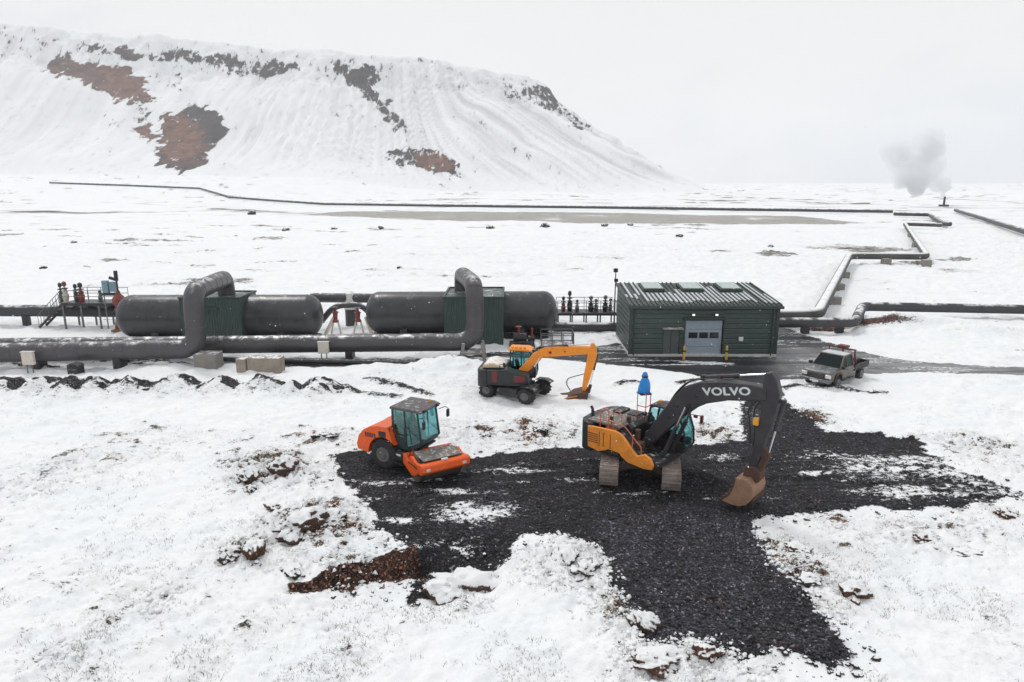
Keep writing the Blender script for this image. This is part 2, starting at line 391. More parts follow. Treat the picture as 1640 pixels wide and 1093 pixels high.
# ------------------------------------------------------------------ ground material
def ground_material():
    m, t, b, o = newmat('snow and bare ground')
    co = t.nodes.new('ShaderNodeTexCoord').outputs['Object']
    A = t.nodes.new('ShaderNodeAttribute'); A.attribute_name = 'bare'
    C = t.nodes.new('ShaderNodeAttribute'); C.attribute_name = 'barecol'
    W = t.nodes.new('ShaderNodeAttribute'); W.attribute_name = 'wet'
    mp = t.nodes.new('ShaderNodeMapping'); mp.inputs['Scale'].default_value = (1, 1.5, 2.5); t.links.new(co, mp.inputs[0])
    n1 = noise(t, mp.outputs[0], 3.6, 6, .66, .4)
    n2 = noise(t, mp.outputs[0], 15.0, 4, .7)
    n = math_(t, 'ADD', math_(t, 'MULTIPLY', n1, .62), math_(t, 'MULTIPLY', n2, .38))
    n = math_(t, 'MULTIPLY_ADD', n, 2.6, -.8)
    dlt = math_(t, 'SUBTRACT', A.outputs['Fac'], n)
    mask = maprange(t, dlt, -.05, .07)
    # bare colour variation: stones, clods
    vo = t.nodes.new('ShaderNodeTexVoronoi'); vo.inputs['Scale'].default_value = 24; vo.inputs['Randomness'].default_value = 1; t.links.new(co, vo.inputs['Vector'])
    sep = t.nodes.new('ShaderNodeSeparateColor'); t.links.new(vo.outputs['Color'], sep.inputs[0])
    v1 = math_(t, 'POWER', sep.outputs[0], 3.0)
    n3 = noise(t, co, 1.1, 4, .6)
    vo2 = t.nodes.new('ShaderNodeTexVoronoi'); vo2.inputs['Scale'].default_value = 15; t.links.new(co, vo2.inputs['Vector'])
    sep2 = t.nodes.new('ShaderNodeSeparateColor'); t.links.new(vo2.outputs['Color'], sep2.inputs[0])
    v2 = math_(t, 'POWER', sep2.outputs[1], 14.0)
    val = math_(t, 'ADD', math_(t, 'ADD', math_(t, 'MULTIPLY_ADD', v1, 2.6, .0), math_(t, 'MULTIPLY', v2, 7.0)), math_(t, 'MULTIPLY_ADD', n3, 1.6, -.62))
    dry = math_(t, 'MULTIPLY_ADD', W.outputs['Fac'], -1.0, 1.0, clamp=True)
    val = math_(t, 'ADD', math_(t, 'MULTIPLY', val, dry), math_(t, 'MULTIPLY', W.outputs['Fac'], math_(t, 'MULTIPLY_ADD', n3, 1.6, .2)))
    hs = t.nodes.new('ShaderNodeHueSaturation'); t.links.new(val, hs.inputs['Value']); t.links.new(C.outputs['Color'], hs.inputs['Color'])
    # snow: slightly uneven whiteness, thin where dusted
    n4 = noise(t, co, .35, 5, .55)
    snow = mixc(t, maprange(t, n4, .35, .7), (.865, .885, .90), (.905, .908, .905))
    snow = mixc(t, math_(t, 'MULTIPLY', maprange(t, dlt, -.42, -.02), .16), snow, hs.outputs[0])
    cc = mixc(t, mask, snow, hs.outputs[0])
    t.links.new(cc, b.inputs['Base Color'])
    ro = math_(t, 'MULTIPLY_ADD', math_(t, 'MULTIPLY', W.outputs['Fac'], mask), -.45, .85)
    t.links.new(ro, b.inputs['Roughness']); b.inputs['Specular IOR Level'].default_value = .3
    h = math_(t, 'ADD', math_(t, 'MULTIPLY', n1, .6), math_(t, 'MULTIPLY', n2, .3))
    h = math_(t, 'ADD', h, math_(t, 'MULTIPLY', math_(t, 'MULTIPLY', vo.outputs['Distance'], mask), .35))
    h = math_(t, 'ADD', h, math_(t, 'MULTIPLY', mask, -.12))
    t.links.new(bump(t, h, .55, .08), b.inputs['Normal'])
    return m
MAT['ground'] = ground_material()

def build_ground():
    ys = [9.0]
    while ys[-1] < 70: ys.append(ys[-1] * 1.0036)
    while ys[-1] < 400: ys.append(ys[-1] * 1.007)
    while ys[-1] < 9000: ys.append(ys[-1] * 1.03)
    ys = np.array(ys); us = np.linspace(-1.25, 1.25, 760)
    Y, U = np.meshgrid(ys, us, indexing='ij'); X = U * Y
    x = X.ravel(); y = Y.ravel()
    z, f = terrain(x, y, True)
    px, py = proj(x, y, z)
    near = 1 - sstep(60, 120, y)
    # ---- bareness
    mid = fbm(x / 6, y / 6, 4, 70)
    b = -.22 + .32 * sstep(.48, .72, mid) * near + near * f['bare'] * 1.9
    b = b + near * (sstep(.62, .78, f['tus']) * .34)
    b = b + f['bare'] * near * 1.6 * sstep(.02, .4, .55 - f['ridged'])
    leftfield = sstep(34, 20, y) * sstep(2, -3, x)
    b = b + leftfield * .20 * sstep(.4, .6, fbm(x / 1.8, y / 1.8, 3, 71)) + .05 * sstep(26, 18, y)
    calmzone = np.exp(-(((x + 3) / 5) ** 2 + ((y - 21) / 1.6) ** 2)) + sstep(33, 36, y) * sstep(50, 44, y)
    b = b - .25 * calmzone
    colr = np.zeros((len(x), 3)); colr[:] = (.115, .098, .078)
    br = sstep(.0, .25, f['bare'] + f['amp'] * .6)[:, None] * (sstep(.42, .6, fbm(x * 1.2, y * 1.2, 2, 75)))[:, None]
    colr = colr * (1 - br) + np.array((.105, .048, .030)) * br
    # far plain: lava poking through in thin streaks
    fl = sstep(60, 100, y)
    st = fbm(x / 9, y / 5, 5, 77); st2 = fbm(x / 45, y / 60, 3, 79)
    b = b + fl * (.30 * sstep(.56, .75, st) + .45 * sstep(.62, .72, st) * sstep(.5, .65, st2)) + fl * .06
    b = b + sstep(230, 330, y) * (.55 * sstep(.60, .72, fbm(x / 30, y / 22, 4, 81))) * sstep(-150, -20, x)
    streaks = [G([(1145,322),(1230,322),(1310,324),(1345,327)]), G([(340,335),(480,342)]), G([(0,339),(250,341)]), G([(1300,398),(1390,397)]),
               G([(1510,318),(1640,326)]), G([(1240,319),(1300,320)]), G([(640,322),(760,320)])]
    for s_ in streaks:
        dd, _, _ = line_d(x, y * .5, [(a, c * .5) for a, c in s_])
        b = np.maximum(b, .62 * np.exp(-(dd / (y * .018)) ** 2) + (st - .5) * 1.2 - .1 * (y < 200))
    b = b + sstep(48, 62, y) * (1 - sstep(140, 260, y)) * (.30 * sstep(.56, .76, fbm(x / 1.9, y / 1.5, 4, 87)) * sstep(.40, .62, fbm(x / 20, y / 14, 3, 88)))
    # beige mud flat
    sdf = poly_sd(x, y * .4, [(a, c * .4) for a, c in FLAT]) + (fbm(x / 8, y / 20, 3, 83) - .5) * 4
    fm = sstep(-1.5, 1.0, sdf)
    b = np.where(sdf > -1.5, np.maximum(b, fm * (.92 + (fbm(x / 12, y / 18, 3, 85) - .5) * 1.4)), b)
    colr = colr * (1 - fm[:, None]) + np.array((.30, .285, .265)) * fm[:, None]
    # gravel
    mot = np.zeros_like(x)
    for (a, c, rx, ry, s_) in [(765,822,2.3,1.0,.75),(700,812,1.2,.5,.35),(640,835,.9,.4,.7),(620,775,1.6,.4,.55),(800,755,3.5,.5,.5),(730,790,2.4,.4,.5),(880,820,2.2,.5,.35),(940,770,2.0,.5,.4),(640,745,1.4,.25,.45),(600,800,1.2,.4,.5),(1240,800,1.6,.4,.3),(1060,745,1.4,.4,.45),(690,768,1.8,.25,.6),(560,770,1,.3,.5),(860,745,3.0,.35,.35),(940,738,2.0,.35,.45),
            (820,775,2.2,.2,.45),(760,792,3,.3,.3),(1010,790,2.2,.35,.5),(1120,765,1.8,.8,.5),(1150,735,1.4,.7,.5),(1000,800,1.6,.2,.4),(1440,750,5.0,2.1,.62),(1340,735,3.0,1.4,.5),(1560,785,3.5,1.4,.55),
            (1480,790,4.0,1.0,.6),(1400,730,3,.8,.4),(1300,760,1.2,.4,.65),(1270,745,2.4,1.6,.25),(1500,745,2,.8,.6),(1215,670,1.5,2.2,.5),(720,885,2.0,1.2,.66),(800,880,1.2,.8,.4),(640,862,1,.6,.3),(900,800,3,.8,.18),(1140,800,1.4,.5,.35)]:
        q = P(a, c); mot = np.maximum(mot, s_ * np.exp(-((x - q.x) / rx) ** 2 - ((y - q.y) / ry) ** 2))
    strk = fbm(x * .55 + y * .25, y * 2.6 - x * .35, 4, 90)
    gb = .5 + f['sdGj'] / .30
    gb = np.minimum(gb, 1.10 - mot * (.88 + .34 * sstep(.38, .64, strk)) - .10 * sstep(.5, .7, fbm(x * .8, y * 1.6, 4, 91)))
    gmask = sstep(-.35, -.05, f['sdGj'])
    b = np.where(f['sdGj'] > -.35, np.maximum(b, gb), b)
    gc = np.array((.030, .029, .036)); gc2 = np.array((.045, .028, .028))
    rr = (sstep(.66, .8, fbm(x * .7, y * .9, 3, 92)) * .5 + np.exp(-((x - 3.3) ** 2 / 2 + (y - 24.8) ** 2 / 4)) * 0)[:, None]
    colr = colr * (1 - gmask[:, None]) + (gc * (1 - rr) + gc2 * rr) * gmask[:, None]
    TR = poly_sd(x, y, G([(975,822),(1205,826),(1366,1062),(1040,1030),(955,880)]))
    tone = .50 + .50 * sstep(-1.0, .8, TR); tone = tone * (.75 + .5 * fbm(x / 1.7, y / 1.7, 3, 130)); tone = np.where(f['sdGj'] > -.4, tone, 1.0)[:, None]
    colr = colr * (1 - gmask[:, None] + tone * gmask[:, None])
    # peat face of the cut, black ballast right of it
    onface = sstep(-.16, -.02, f['d']) * sstep(f['w'] + .42, f['w'] + .05, f['d']) * sstep(.05, .2, f['k'])
    peat = onface * (f['cp'] < 5.15)
    b = np.where(peat > .1, np.maximum(b, peat * 1.15), b)
    colr = np.where((peat > .1)[:, None], np.array((.060, .030, .021)) * (.25 + 1.5 * fbm(x * 5, z * 1.2, 3, 93))[:, None], colr)
    side = sstep(-.3, .1, f['d']) * sstep(f['w'] + .3, f['w'] - .1, f['d']) * (f['cp'] >= 5.15) * sstep(.05, .2, f['k'])
    b = np.where(side > .1, np.maximum(b, side * (.95 - .45 * sstep(.4, .6, fbm(x * 1.2, y * 1.2, 2, 94)))), b)
    colr = np.where((side > .1)[:, None], gc * .5, colr)
    # mounds and wheel ridges
    mdm = f['md'] * (.35 + 1.3 * sstep(.38, .6, fbm(x * 2.2, y * 2.2, 3, 95)))
    b = np.maximum(b, mdm * .95); b = np.maximum(b, f['row'] * .30 + (f['row'] > .1) * -.0)
    b = np.maximum(b, f['rid'] * (.35 + .75 * fbm(x * 2, y * 2, 3, 96)))
    dk = np.maximum(f['md'], f['rid'])[:, None]
    dk = np.clip(dk * 2, 0, 1); colr = colr * (1 - dk) + np.array((.030, .028, .030)) * dk
    # red spoil right of the pipes
    q = P(1400, 524); rd = np.exp(-((x - q.x) / 3.6) ** 2 - ((y - q.y) / .7) ** 2)
    q = P(1330, 528); rd = np.maximum(rd, np.exp(-((x - q.x) / 3.0) ** 2 - ((y - q.y) / .5) ** 2) * .9)
    b = np.maximum(b, rd * 1.1); colr = np.where((rd > .2)[:, None], np.array((.075, .042, .036)), colr)
    # bare strips below the tanks, coloured dark to paint in the tanks' shade
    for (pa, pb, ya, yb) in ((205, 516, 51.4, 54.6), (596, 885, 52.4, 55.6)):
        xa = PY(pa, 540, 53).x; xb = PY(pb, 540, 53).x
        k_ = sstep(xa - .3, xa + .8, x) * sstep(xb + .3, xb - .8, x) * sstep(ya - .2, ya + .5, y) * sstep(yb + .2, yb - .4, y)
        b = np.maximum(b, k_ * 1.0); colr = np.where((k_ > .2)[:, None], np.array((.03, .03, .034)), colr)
    # road
    sr = f['sdR'] + (fbm(x / 1.3, y / 1.3, 3, 97) - .5) * .8
    slush = fbm(x / 4.5 + y / 9, y / .55, 4, 98)
    rb = np.minimum(.5 + sr / .2, 1.15 - .60 * sstep(.50, .68, slush) - .5 * np.exp(-((x - P(1130,583).x) / 2) ** 2 - ((y - P(1130,583).y) / .8) ** 2))
    b = np.where(sr > -.2, np.maximum(b, rb), b)
    rm = sstep(-.2, .1, sr)[:, None]
    rc = np.array((.085, .086, .092)) * (1 - .0) ; apr = sstep(-.5, .8, poly_sd(x, y, APRON_D))[:, None]
    lightr = (sstep(P(1180, 580).x, P(1300, 580).x, x) * (1 - apr[:, 0]))[:, None]
    rcol = (np.array((.026, .027, .032)) * (1 - lightr) + np.array((.15, .15, .155)) * lightr) * (.55 + .9 * sstep(.3, .7, fbm(x / 5, y / .45, 3, 99)))[:, None]
    colr = colr * (1 - rm) + rcol * rm
    wet = sstep(-.2, .1, sr)
    # ---- one grid split by kind of surface
    nr, nc = len(ys), len(us)
    idx = np.arange(nr * nc).reshape(nr, nc)
    quads = np.stack([idx[:-1, :-1], idx[:-1, 1:], idx[1:, 1:], idx[1:, :-1]], -1).reshape(-1, 4)
    cls = np.zeros(nr * nc, int)
    cls[f['sdGj'] > 0] = 1; cls[(sr > 0) & (f['sdGj'] <= 0)] = 2; cls[sdf > 0] = 3
    qc = cls[quads].max(1)
    P3 = np.stack([x, y, z], 1)
    for k, name in enumerate(['snowy_ground', 'gravel_track', 'road', 'mud_flat']):
        q = quads[qc == k]
        if not len(q): continue
        used, inv = np.unique(q, return_inverse=True); inv = inv.reshape(-1, 4)
        me = bpy.data.meshes.new(name)
        me.vertices.add(len(used)); me.vertices.foreach_set('co', P3[used].astype(np.float32).ravel())
        me.loops.add(inv.size); me.loops.foreach_set('vertex_index', inv.astype(np.int32).ravel())
        me.polygons.add(len(inv)); me.polygons.foreach_set('loop_start', np.arange(0, inv.size, 4, dtype=np.int32))
        me.polygons.foreach_set('use_smooth', np.ones(len(inv), bool))
        me.update(calc_edges=True)
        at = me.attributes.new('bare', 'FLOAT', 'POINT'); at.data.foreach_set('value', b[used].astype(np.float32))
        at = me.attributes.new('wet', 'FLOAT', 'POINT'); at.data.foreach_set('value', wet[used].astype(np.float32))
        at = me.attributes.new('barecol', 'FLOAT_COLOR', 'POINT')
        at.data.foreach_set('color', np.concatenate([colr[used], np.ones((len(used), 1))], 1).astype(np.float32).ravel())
        me.materials.append(MAT['ground'])
        o = bpy.data.objects.new(name, me); col.objects.link(o); o['kind'] = 'structure'
build_ground()

# ------------------------------------------------------------------ the mesa behind
SIL = [(-900,30),(-400,40),(-100,52),(0,58),(60,62),(130,68),(200,76),(262,84),(292,78),(330,86),(400,90),(470,99),(530,97),(600,108),(680,107),(740,120),(790,128),(870,137),(885,146),(2000,146)]
def build_hill():
    xs = np.arange(-1750, 330, 3.2); ys = np.concatenate([np.arange(800, 1290, 2.4), np.arange(1290, 1900, 12)])
    X, Y = np.meshgrid(xs, ys); x = X.ravel(); y = Y.ravel()
    wx = (fbm(x / 170, y / 170, 3, 101) - .5) * 110
    a = (272 + wx * .4 + 26 * (fbm(x / 50, y / 24, 3, 102) - .5) - x) / 222.0
    bfr = (y - (846 + wx * .55)) / 330.0
    k = 7.0
    t = -np.log(np.exp(-k * np.clip(a, -3, 6)) + np.exp(-k * np.clip(bfr, -3, 6))) / k
    u = x / np.maximum(y, 1) * F * 0.974 / 1.0
    pxc = 820 + F * x / (np.maximum(1176, y) * math.cos(PITCH) + 40)
    s = np.interp(pxc, [p[0] for p in SIL], [p[1] for p in SIL])
    H = CAMZ + (292 - s) / F * 1180 * 1.0
    # gullies run straight down the talus
    lean = .9 * sstep(-420, -60, x)
    gv = np.where(bfr < a * 1.0, x + lean * y, x + lean * y)
    gul = fbm(gv / 13 + t * 1.3, t * .9, 4, 105); gul2 = fbm(gv / 34, t * .7, 3, 106)
    tt = np.clip(t, 0, 1)
    prof = np.where(tt < .80, 0.74 * (tt / .80) ** 1.18, 0.74 + .26 * sstep(.80, .985, t) ** .85)
    z = H * prof
    mid = sstep(.05, .3, t) * sstep(1.02, .75, t)
    z = z + (gul - .5) * 15 * mid * (.25 + .75 * sstep(-500, -100, x)) + (gul2 - .5) * 16 * mid
    crag = sstep(.72, .84, t) * sstep(1.02, .93, t)
    z = z + crag * (fbm(x / 13, y / 9, 4, 107) - .62) * 17
    z = z + sstep(.02, .3, t) * (fbm(x / 90, y / 90, 3, 108) - .5) * 10 * sstep(1.05, .9, t)
    z = z - np.maximum(t - 1.0, 0) * 16
    base = base_h(x, y)
    z = np.where(t > -.02, base * (1 - sstep(0, .5, t)) + z, base - 3 + t * 40)
    px, py = proj(x, y, z)
    jx = px + (fbm(x / 14, z / 9, 6, 110, .62) - .5) * 44; jy = py + (fbm(x / 11, z / 11, 6, 111, .62) - .5) * 30
    rock = np.full(x.shape, -.15); c = np.zeros((len(x), 3)); c[:] = (.060, .052, .052)
    dark = (.052, .043, .044); red = (.20, .088, .050); mar = (.115, .058, .048)
    def patch(poly, strength, cc, soft=9):
        nonlocal rock, c
        sdp = poly_sd(jx, jy, poly); m = sstep(-soft, soft, sdp)
        rock = np.maximum(rock, m * strength)
        mm = sstep(-4, 3, sdp)[:, None]; c = c * (1 - mm) + np.array(cc) * mm
    patch([(65,112),(95,96),(140,96),(165,104),(235,128),(238,150),(215,168),(180,165),(155,135),(100,125)], 1.15, mar)
    dark = (.035, .029, .031); red = (.15, .070, .045); mar = (.082, .044, .038)
    patch([(160,106),(195,106),(235,130),(240,160),(215,168),(190,167),(170,150)], 1.2, red)
    patch([(205,165),(235,165),(250,200),(240,215),(218,205)], .62, dark)
    patch([(216,198),(238,198),(252,225),(236,228),(218,215)], 1.1, red)
    patch([(258,190),(290,180),(312,165),(350,185),(366,213),(340,240),(325,262),(300,272),(262,268),(248,250),(258,235)], 1.25, mar)
    patch([(300,172),(320,165),(345,182),(366,213),(350,230),(325,225),(300,200)], 1.25, dark, 5)
    patch([(262,190),(300,188),(328,215),(322,245),(300,255),(275,250),(262,225)], 1.3, red, 5)
    patch([(248,245),(270,262),(300,273),(285,275),(255,262)], .95, dark, 5)
    patch([(120,69),(180,73),(262,86),(262,92),(200,92),(150,80)], .9, mar, 4)
    patch([(255,90),(292,76),(330,88),(380,92),(470,98),(480,118),(420,125),(380,118),(330,100),(290,96)], .88, dark, 7)
    patch([(150,80),(230,88),(330,92),(340,105),(250,96),(200,96)], .8, dark, 6)
    patch([(0,58),(90,64),(80,68),(0,64)], .5, dark, 4)
    patch([(0,76),(20,80),(24,90),(0,88)], .5, dark, 5); patch([(230,100),(280,120),(320,150),(300,155),(255,135)], .42, dark, 8)
    patch([(330,262),(370,258),(372,275),(345,272)], .42, dark, 6); patch([(100,160),(145,175),(210,195),(190,205),(140,185)], .38, dark, 8)
    patch([(528,98),(600,106),(608,130),(590,150),(565,140),(530,118)], .9, dark, 6)
    patch([(560,135),(590,140),(625,165),(655,208),(630,205),(605,175)], 1.0, dark, 6)
    patch([(622,248),(655,235),(672,232),(720,250),(748,285),(720,285),(690,272),(650,270)], 1.0, dark, 5)
    patch([(665,243),(700,243),(725,262),(720,278),(690,270),(668,262)], 1.1, red, 4)
    patch([(650,296),(700,294),(740,302),(700,306)], .5, dark, 5); patch([(545,310),(600,306),(640,310),(590,316)], .5, dark, 5)
    patch([(760,122),(800,130),(830,160),(815,160),(780,145)], .45, dark, 8); patch([(800,130),(880,138),(905,165),(935,195),(980,235),(940,215),(880,180),(830,160)], .72, dark, 9)
    patch([(860,138),(885,145),(915,180),(955,212),(940,212),(900,185)], .85, dark, 6)
    rock = np.where(rock > 0, rock - .28 * sstep(.45, .7, fbm(x / 16 + y / 30, y / 26, 5, 118)) - .10, rock)
    # faint downhill streaks on the talus at the right
    rs = sstep(560, 820, px) * sstep(.10, .35, t) * sstep(1.0, .7, t)
    rock = np.maximum(rock, -.15 + .12 * rs * sstep(.42, .62, gul))
    rock = np.maximum(rock, -.15 + .14 * sstep(.05, .2, t) * sstep(.55, .72, fbm(x / 22, z / 16, 4, 113)) * sstep(1, .8, t))
    fine = fbm(gv / 6.5 + t * .8, t * 1.6, 4, 131); coarse = fbm(gv / 26, t * 1.1, 3, 132)
    dust = sstep(.03, .25, t) * sstep(1.02, .85, t) * (sstep(.50, .70, fine) * .38 + sstep(.5, .7, coarse) * .22) * (.35 + .65 * sstep(480, 760, px))
    me = bpy.data.meshes.new('hill')
    nr, nc = len(ys), len(xs); idx = np.arange(nr * nc).reshape(nr, nc)
    q = np.stack([idx[:-1, :-1], idx[:-1, 1:], idx[1:, 1:], idx[1:, :-1]], -1).reshape(-1, 4)
    me.vertices.add(len(x)); me.vertices.foreach_set('co', np.stack([x, y, z], 1).astype(np.float32).ravel())
    me.loops.add(q.size); me.loops.foreach_set('vertex_index', q.astype(np.int32).ravel())
    me.polygons.add(len(q)); me.polygons.foreach_set('loop_start', np.arange(0, q.size, 4, dtype=np.int32))
    me.polygons.foreach_set('use_smooth', np.ones(len(q), bool)); me.update(calc_edges=True)
    at = me.attributes.new('rock', 'FLOAT', 'POINT'); at.data.foreach_set('value', rock.astype(np.float32))
    at = me.attributes.new('dust', 'FLOAT', 'POINT'); at.data.foreach_set('value', dust.astype(np.float32))
    at = me.attributes.new('rockcol', 'FLOAT_COLOR', 'POINT'); at.data.foreach_set('color', np.concatenate([c, np.ones((len(x), 1))], 1).astype(np.float32).ravel())
    m, t_, b_, o_ = newmat('snowy hillside')
    co = t_.nodes.new('ShaderNodeTexCoord').outputs['Object']
    A = t_.nodes.new('ShaderNodeAttribute'); A.attribute_name = 'rock'; C = t_.nodes.new('ShaderNodeAttribute'); C.attribute_name = 'rockcol'
    D_ = t_.nodes.new('ShaderNodeAttribute'); D_.attribute_name = 'dust'
    mp = t_.nodes.new('ShaderNodeMapping'); mp.inputs['Scale'].default_value = (1.5, .6, .8); t_.links.new(co, mp.inputs[0])
    n1 = noise(t_, mp.outputs[0], .075, 8, .74, .3); n = math_(t_, 'MULTIPLY_ADD', n1, 3.4, -1.2)
    dlt = math_(t_, 'SUBTRACT', A.outputs['Fac'], n)
    # steep faces hold less snow
    g = t_.nodes.new('ShaderNodeNewGeometry'); sx = t_.nodes.new('ShaderNodeSeparateXYZ'); t_.links.new(g.outputs['Normal'], sx.inputs[0])
    dlt = math_(t_, 'ADD', dlt, math_(t_, 'MULTIPLY', maprange(t_, sx.outputs[2], .72, .45), .22))
    mask = maprange(t_, dlt, -.03, .12)
    n2 = noise(t_, co, .09, 6, .65)
    hs = t_.nodes.new('ShaderNodeHueSaturation'); t_.links.new(math_(t_, 'MULTIPLY_ADD', n2, 3.4, -.65), hs.inputs['Value']); t_.links.new(C.outputs['Color'], hs.inputs['Color'])
    snow = mixc(t_, math_(t_, 'MULTIPLY', maprange(t_, dlt, -.45, 0), .22), (.875, .885, .895), (.40, .38, .38))
    t_.links.new(mixc(t_, mask, mixc(t_, D_.outputs['Fac'], snow, (.42, .41, .42)), hs.outputs[0]), b_.inputs['Base Color']); b_.inputs['Roughness'].default_value = .9
    b_.inputs['Specular IOR Level'].default_value = .15
    t_.links.new(bump(t_, n1, .10, 5), b_.inputs['Normal'])
    me.materials.append(m)
    o = bpy.data.objects.new('hill', me); col.objects.link(o); o['kind'] = 'structure'
build_hill()

# ------------------------------------------------------------------ air
def build_haze():
    mb = MB().box(-3500, 3500, -80, 5000, -30, 420)
    m = bpy.data.materials.new('haze air'); m.use_nodes = True; t = m.node_tree; t.nodes.clear()
    o_ = t.nodes.new('ShaderNodeOutputMaterial'); v = t.nodes.new('ShaderNodeVolumePrincipled')
    v.inputs['Color'].default_value = (.97, .98, 1, 1); v.inputs['Density'].default_value = HAZE; v.inputs['Anisotropy'].default_value = 0.2
    t.links.new(v.outputs[0], o_.inputs['Volume'])
    o = mb.build('haze', m); tag(o, 'thin pale snow haze filling the air over the whole plain', 'haze', kind='stuff')
HAZE = 0.00017
build_haze()
# ------------------------------------------------------------------ materials
paint('pipe_clad', (.085, .080, .088), .42, .25, .75, (.07, .065, .065), snow=.42, scale=.7)
paint('pipe_clad_frost', (.30, .27, .265), .6, .1, .35, (.16, .15, .145), snow=.75, scale=.7)
paint('pipe_far', (.045, .046, .052), .6, 0, .2, snow=.55, scale=.3)
paint('pipe_far_snowy', (.06, .055, .055), .7, 0, .3, (.2, .17, .16), snow=1.4, scale=.3)
paint('tank_clad', (.058, .060, .064), .34, .2, .8, (.028, .027, .03), snow=.10, scale=.5)
paint('band', (.13, .13, .13), .35, .6, .1)
paint('green_sheet', (.055, .090, .078), .45, .1, .3, (.03, .045, .04), snow=.3, scale=.8)
paint('green_wall', (.052, .080, .073), .5, .1, .6, (.05, .05, .045), scale=.6)
paint('green_roof', (.055, .072, .066), .5, .1, .4, (.03, .04, .035), snow=0, scale=.8)
paint('green_trim', (.030, .050, .044), .5)
paint('concrete', (.24, .225, .205), .9, 0, .4, (.12, .105, .09), snow=.5, bumpy=.4, scale=1.3)
paint('concrete_tan', (.30, .255, .21), .9, 0, .5, (.16, .12, .09), snow=.6, bumpy=.5, scale=1.6)
paint('plinth_light', (.55, .54, .52), .8, 0, .3, (.3, .28, .26), snow=.6)
paint('steel', (.16, .165, .17), .45, .6, .2, snow=.2)
paint('steel_dark', (.035, .036, .04), .5, .3, .3, snow=.3)
paint('valve_red', (.22, .040, .036), .45, 0, .3, (.10, .02, .02), snow=.2)
paint('valve_blue', (.20, .33, .38), .4, .1, .2, snow=.3)
paint('rust', (.26, .11, .06), .8, .2, .5, (.10, .05, .035), snow=.2)
paint('cream', (.62, .57, .50), .7, 0, .3, (.35, .30, .25), snow=.2)
paint('garage', (.30, .36, .42), .45, .1, .2, (.2, .22, .25), scale=1.0)
paint('grey_door', (.085, .10, .095), .5, 0, .25)
paint('window_dark', (.015, .02, .025), .12)
paint('skylight', (.42, .52, .48), .3, 0, .2, snow=.25)
paint('yellow_post', (.60, .33, .05), .5, 0, .25, snow=.2)
paint('black', (.012, .012, .014), .5, 0, .2, snow=.2)
paint('lamp_white', (.75, .75, .72), .4)
MAT['lamp_lit'] = newmat('lit lamp')[0]
_b = [n for n in MAT['lamp_lit'].node_tree.nodes if n.type == 'BSDF_PRINCIPLED'][0]
_b.inputs['Base Color'].default_value = (.9, .88, .8, 1); _b.inputs['Emission Color'].default_value = (1, .95, .85, 1); _b.inputs['Emission Strength'].default_value = 1.0

def pt(px, py, y): q = PY(px, py, y); return q

# ------------------------------------------------------------------ separator tanks
def tank(name, x0, y0, x1, y1, zc, r, label):
    g = (gz(x0, y0) + gz(x1, y1)) / 2
    ang = math.atan2(y1 - y0, x1 - x0); L = math.hypot(x1 - x0, y1 - y0)
    t = thing('separator_tank', ((x0 + x1) / 2, (y0 + y1) / 2, g), ang, label, 'tank', 'separator tanks')
    h = L / 2; hd = 1.05; prof = []
    for i in range(9):
        a = math.pi / 2 * i / 8; prof.append((max(.02, r * math.sin(a) ** .85), -h + hd * (1 - math.cos(a))))
    prof += [(r, -h + hd + 1.4 * k) for k in range(1, int((L - 2 * hd) / 1.4))]
    for i in range(8, -1, -1):
        a = math.pi / 2 * i / 8; prof.append((max(.02, r * math.sin(a) ** .85), h - hd * (1 - math.cos(a))))
    bd = MB().lathe(prof, (0, 0, zc - g), 'x', 40)
    for k in range(9):
        xx = -h + hd + .1 + k * (L - 2 * hd - .2) / 8
        bd.lathe([(r - .02, xx - .03), (r + .012, xx - .03), (r + .012, xx + .03), (r - .02, xx + .03)], (0, 0, zc - g), 'x', 40)
    bd.build('shell', 'tank_clad', t, sharp=.9)
    for sx in (-h * .60, h * .62):
        s = MB(); s.prism([(-1.3, -.2), (1.3, -.2), (1.3, .5), (1.0, .95), (.5, .5), (0, .38), (-.5, .5), (-1.0, .95), (-1.3, .5)], sx - .28, sx + .28, 'x')
        s.build('saddle', 'steel_dark', t, .03)
    return t, g
def tank_at(pxl, pxr, pyc, yl, yr, label):
    a = PY(pxl, pyc, yl); b = PY(pxr, pyc, yr)
    return tank('', a.x, yl, b.x, yr, (a.z + b.z) / 2, 1.66, label), a, b
(tA, gA), a0, a1 = tank_at(193, 516, 506, 52.8, 53.0, 'left one of the two big dark grey horizontal tanks, beside the red valve stand')
(tB, gB), b0, b1 = tank_at(587, 892, 500, 54.0, 54.4, 'right one of the two big dark grey horizontal tanks, behind the yellow digger')

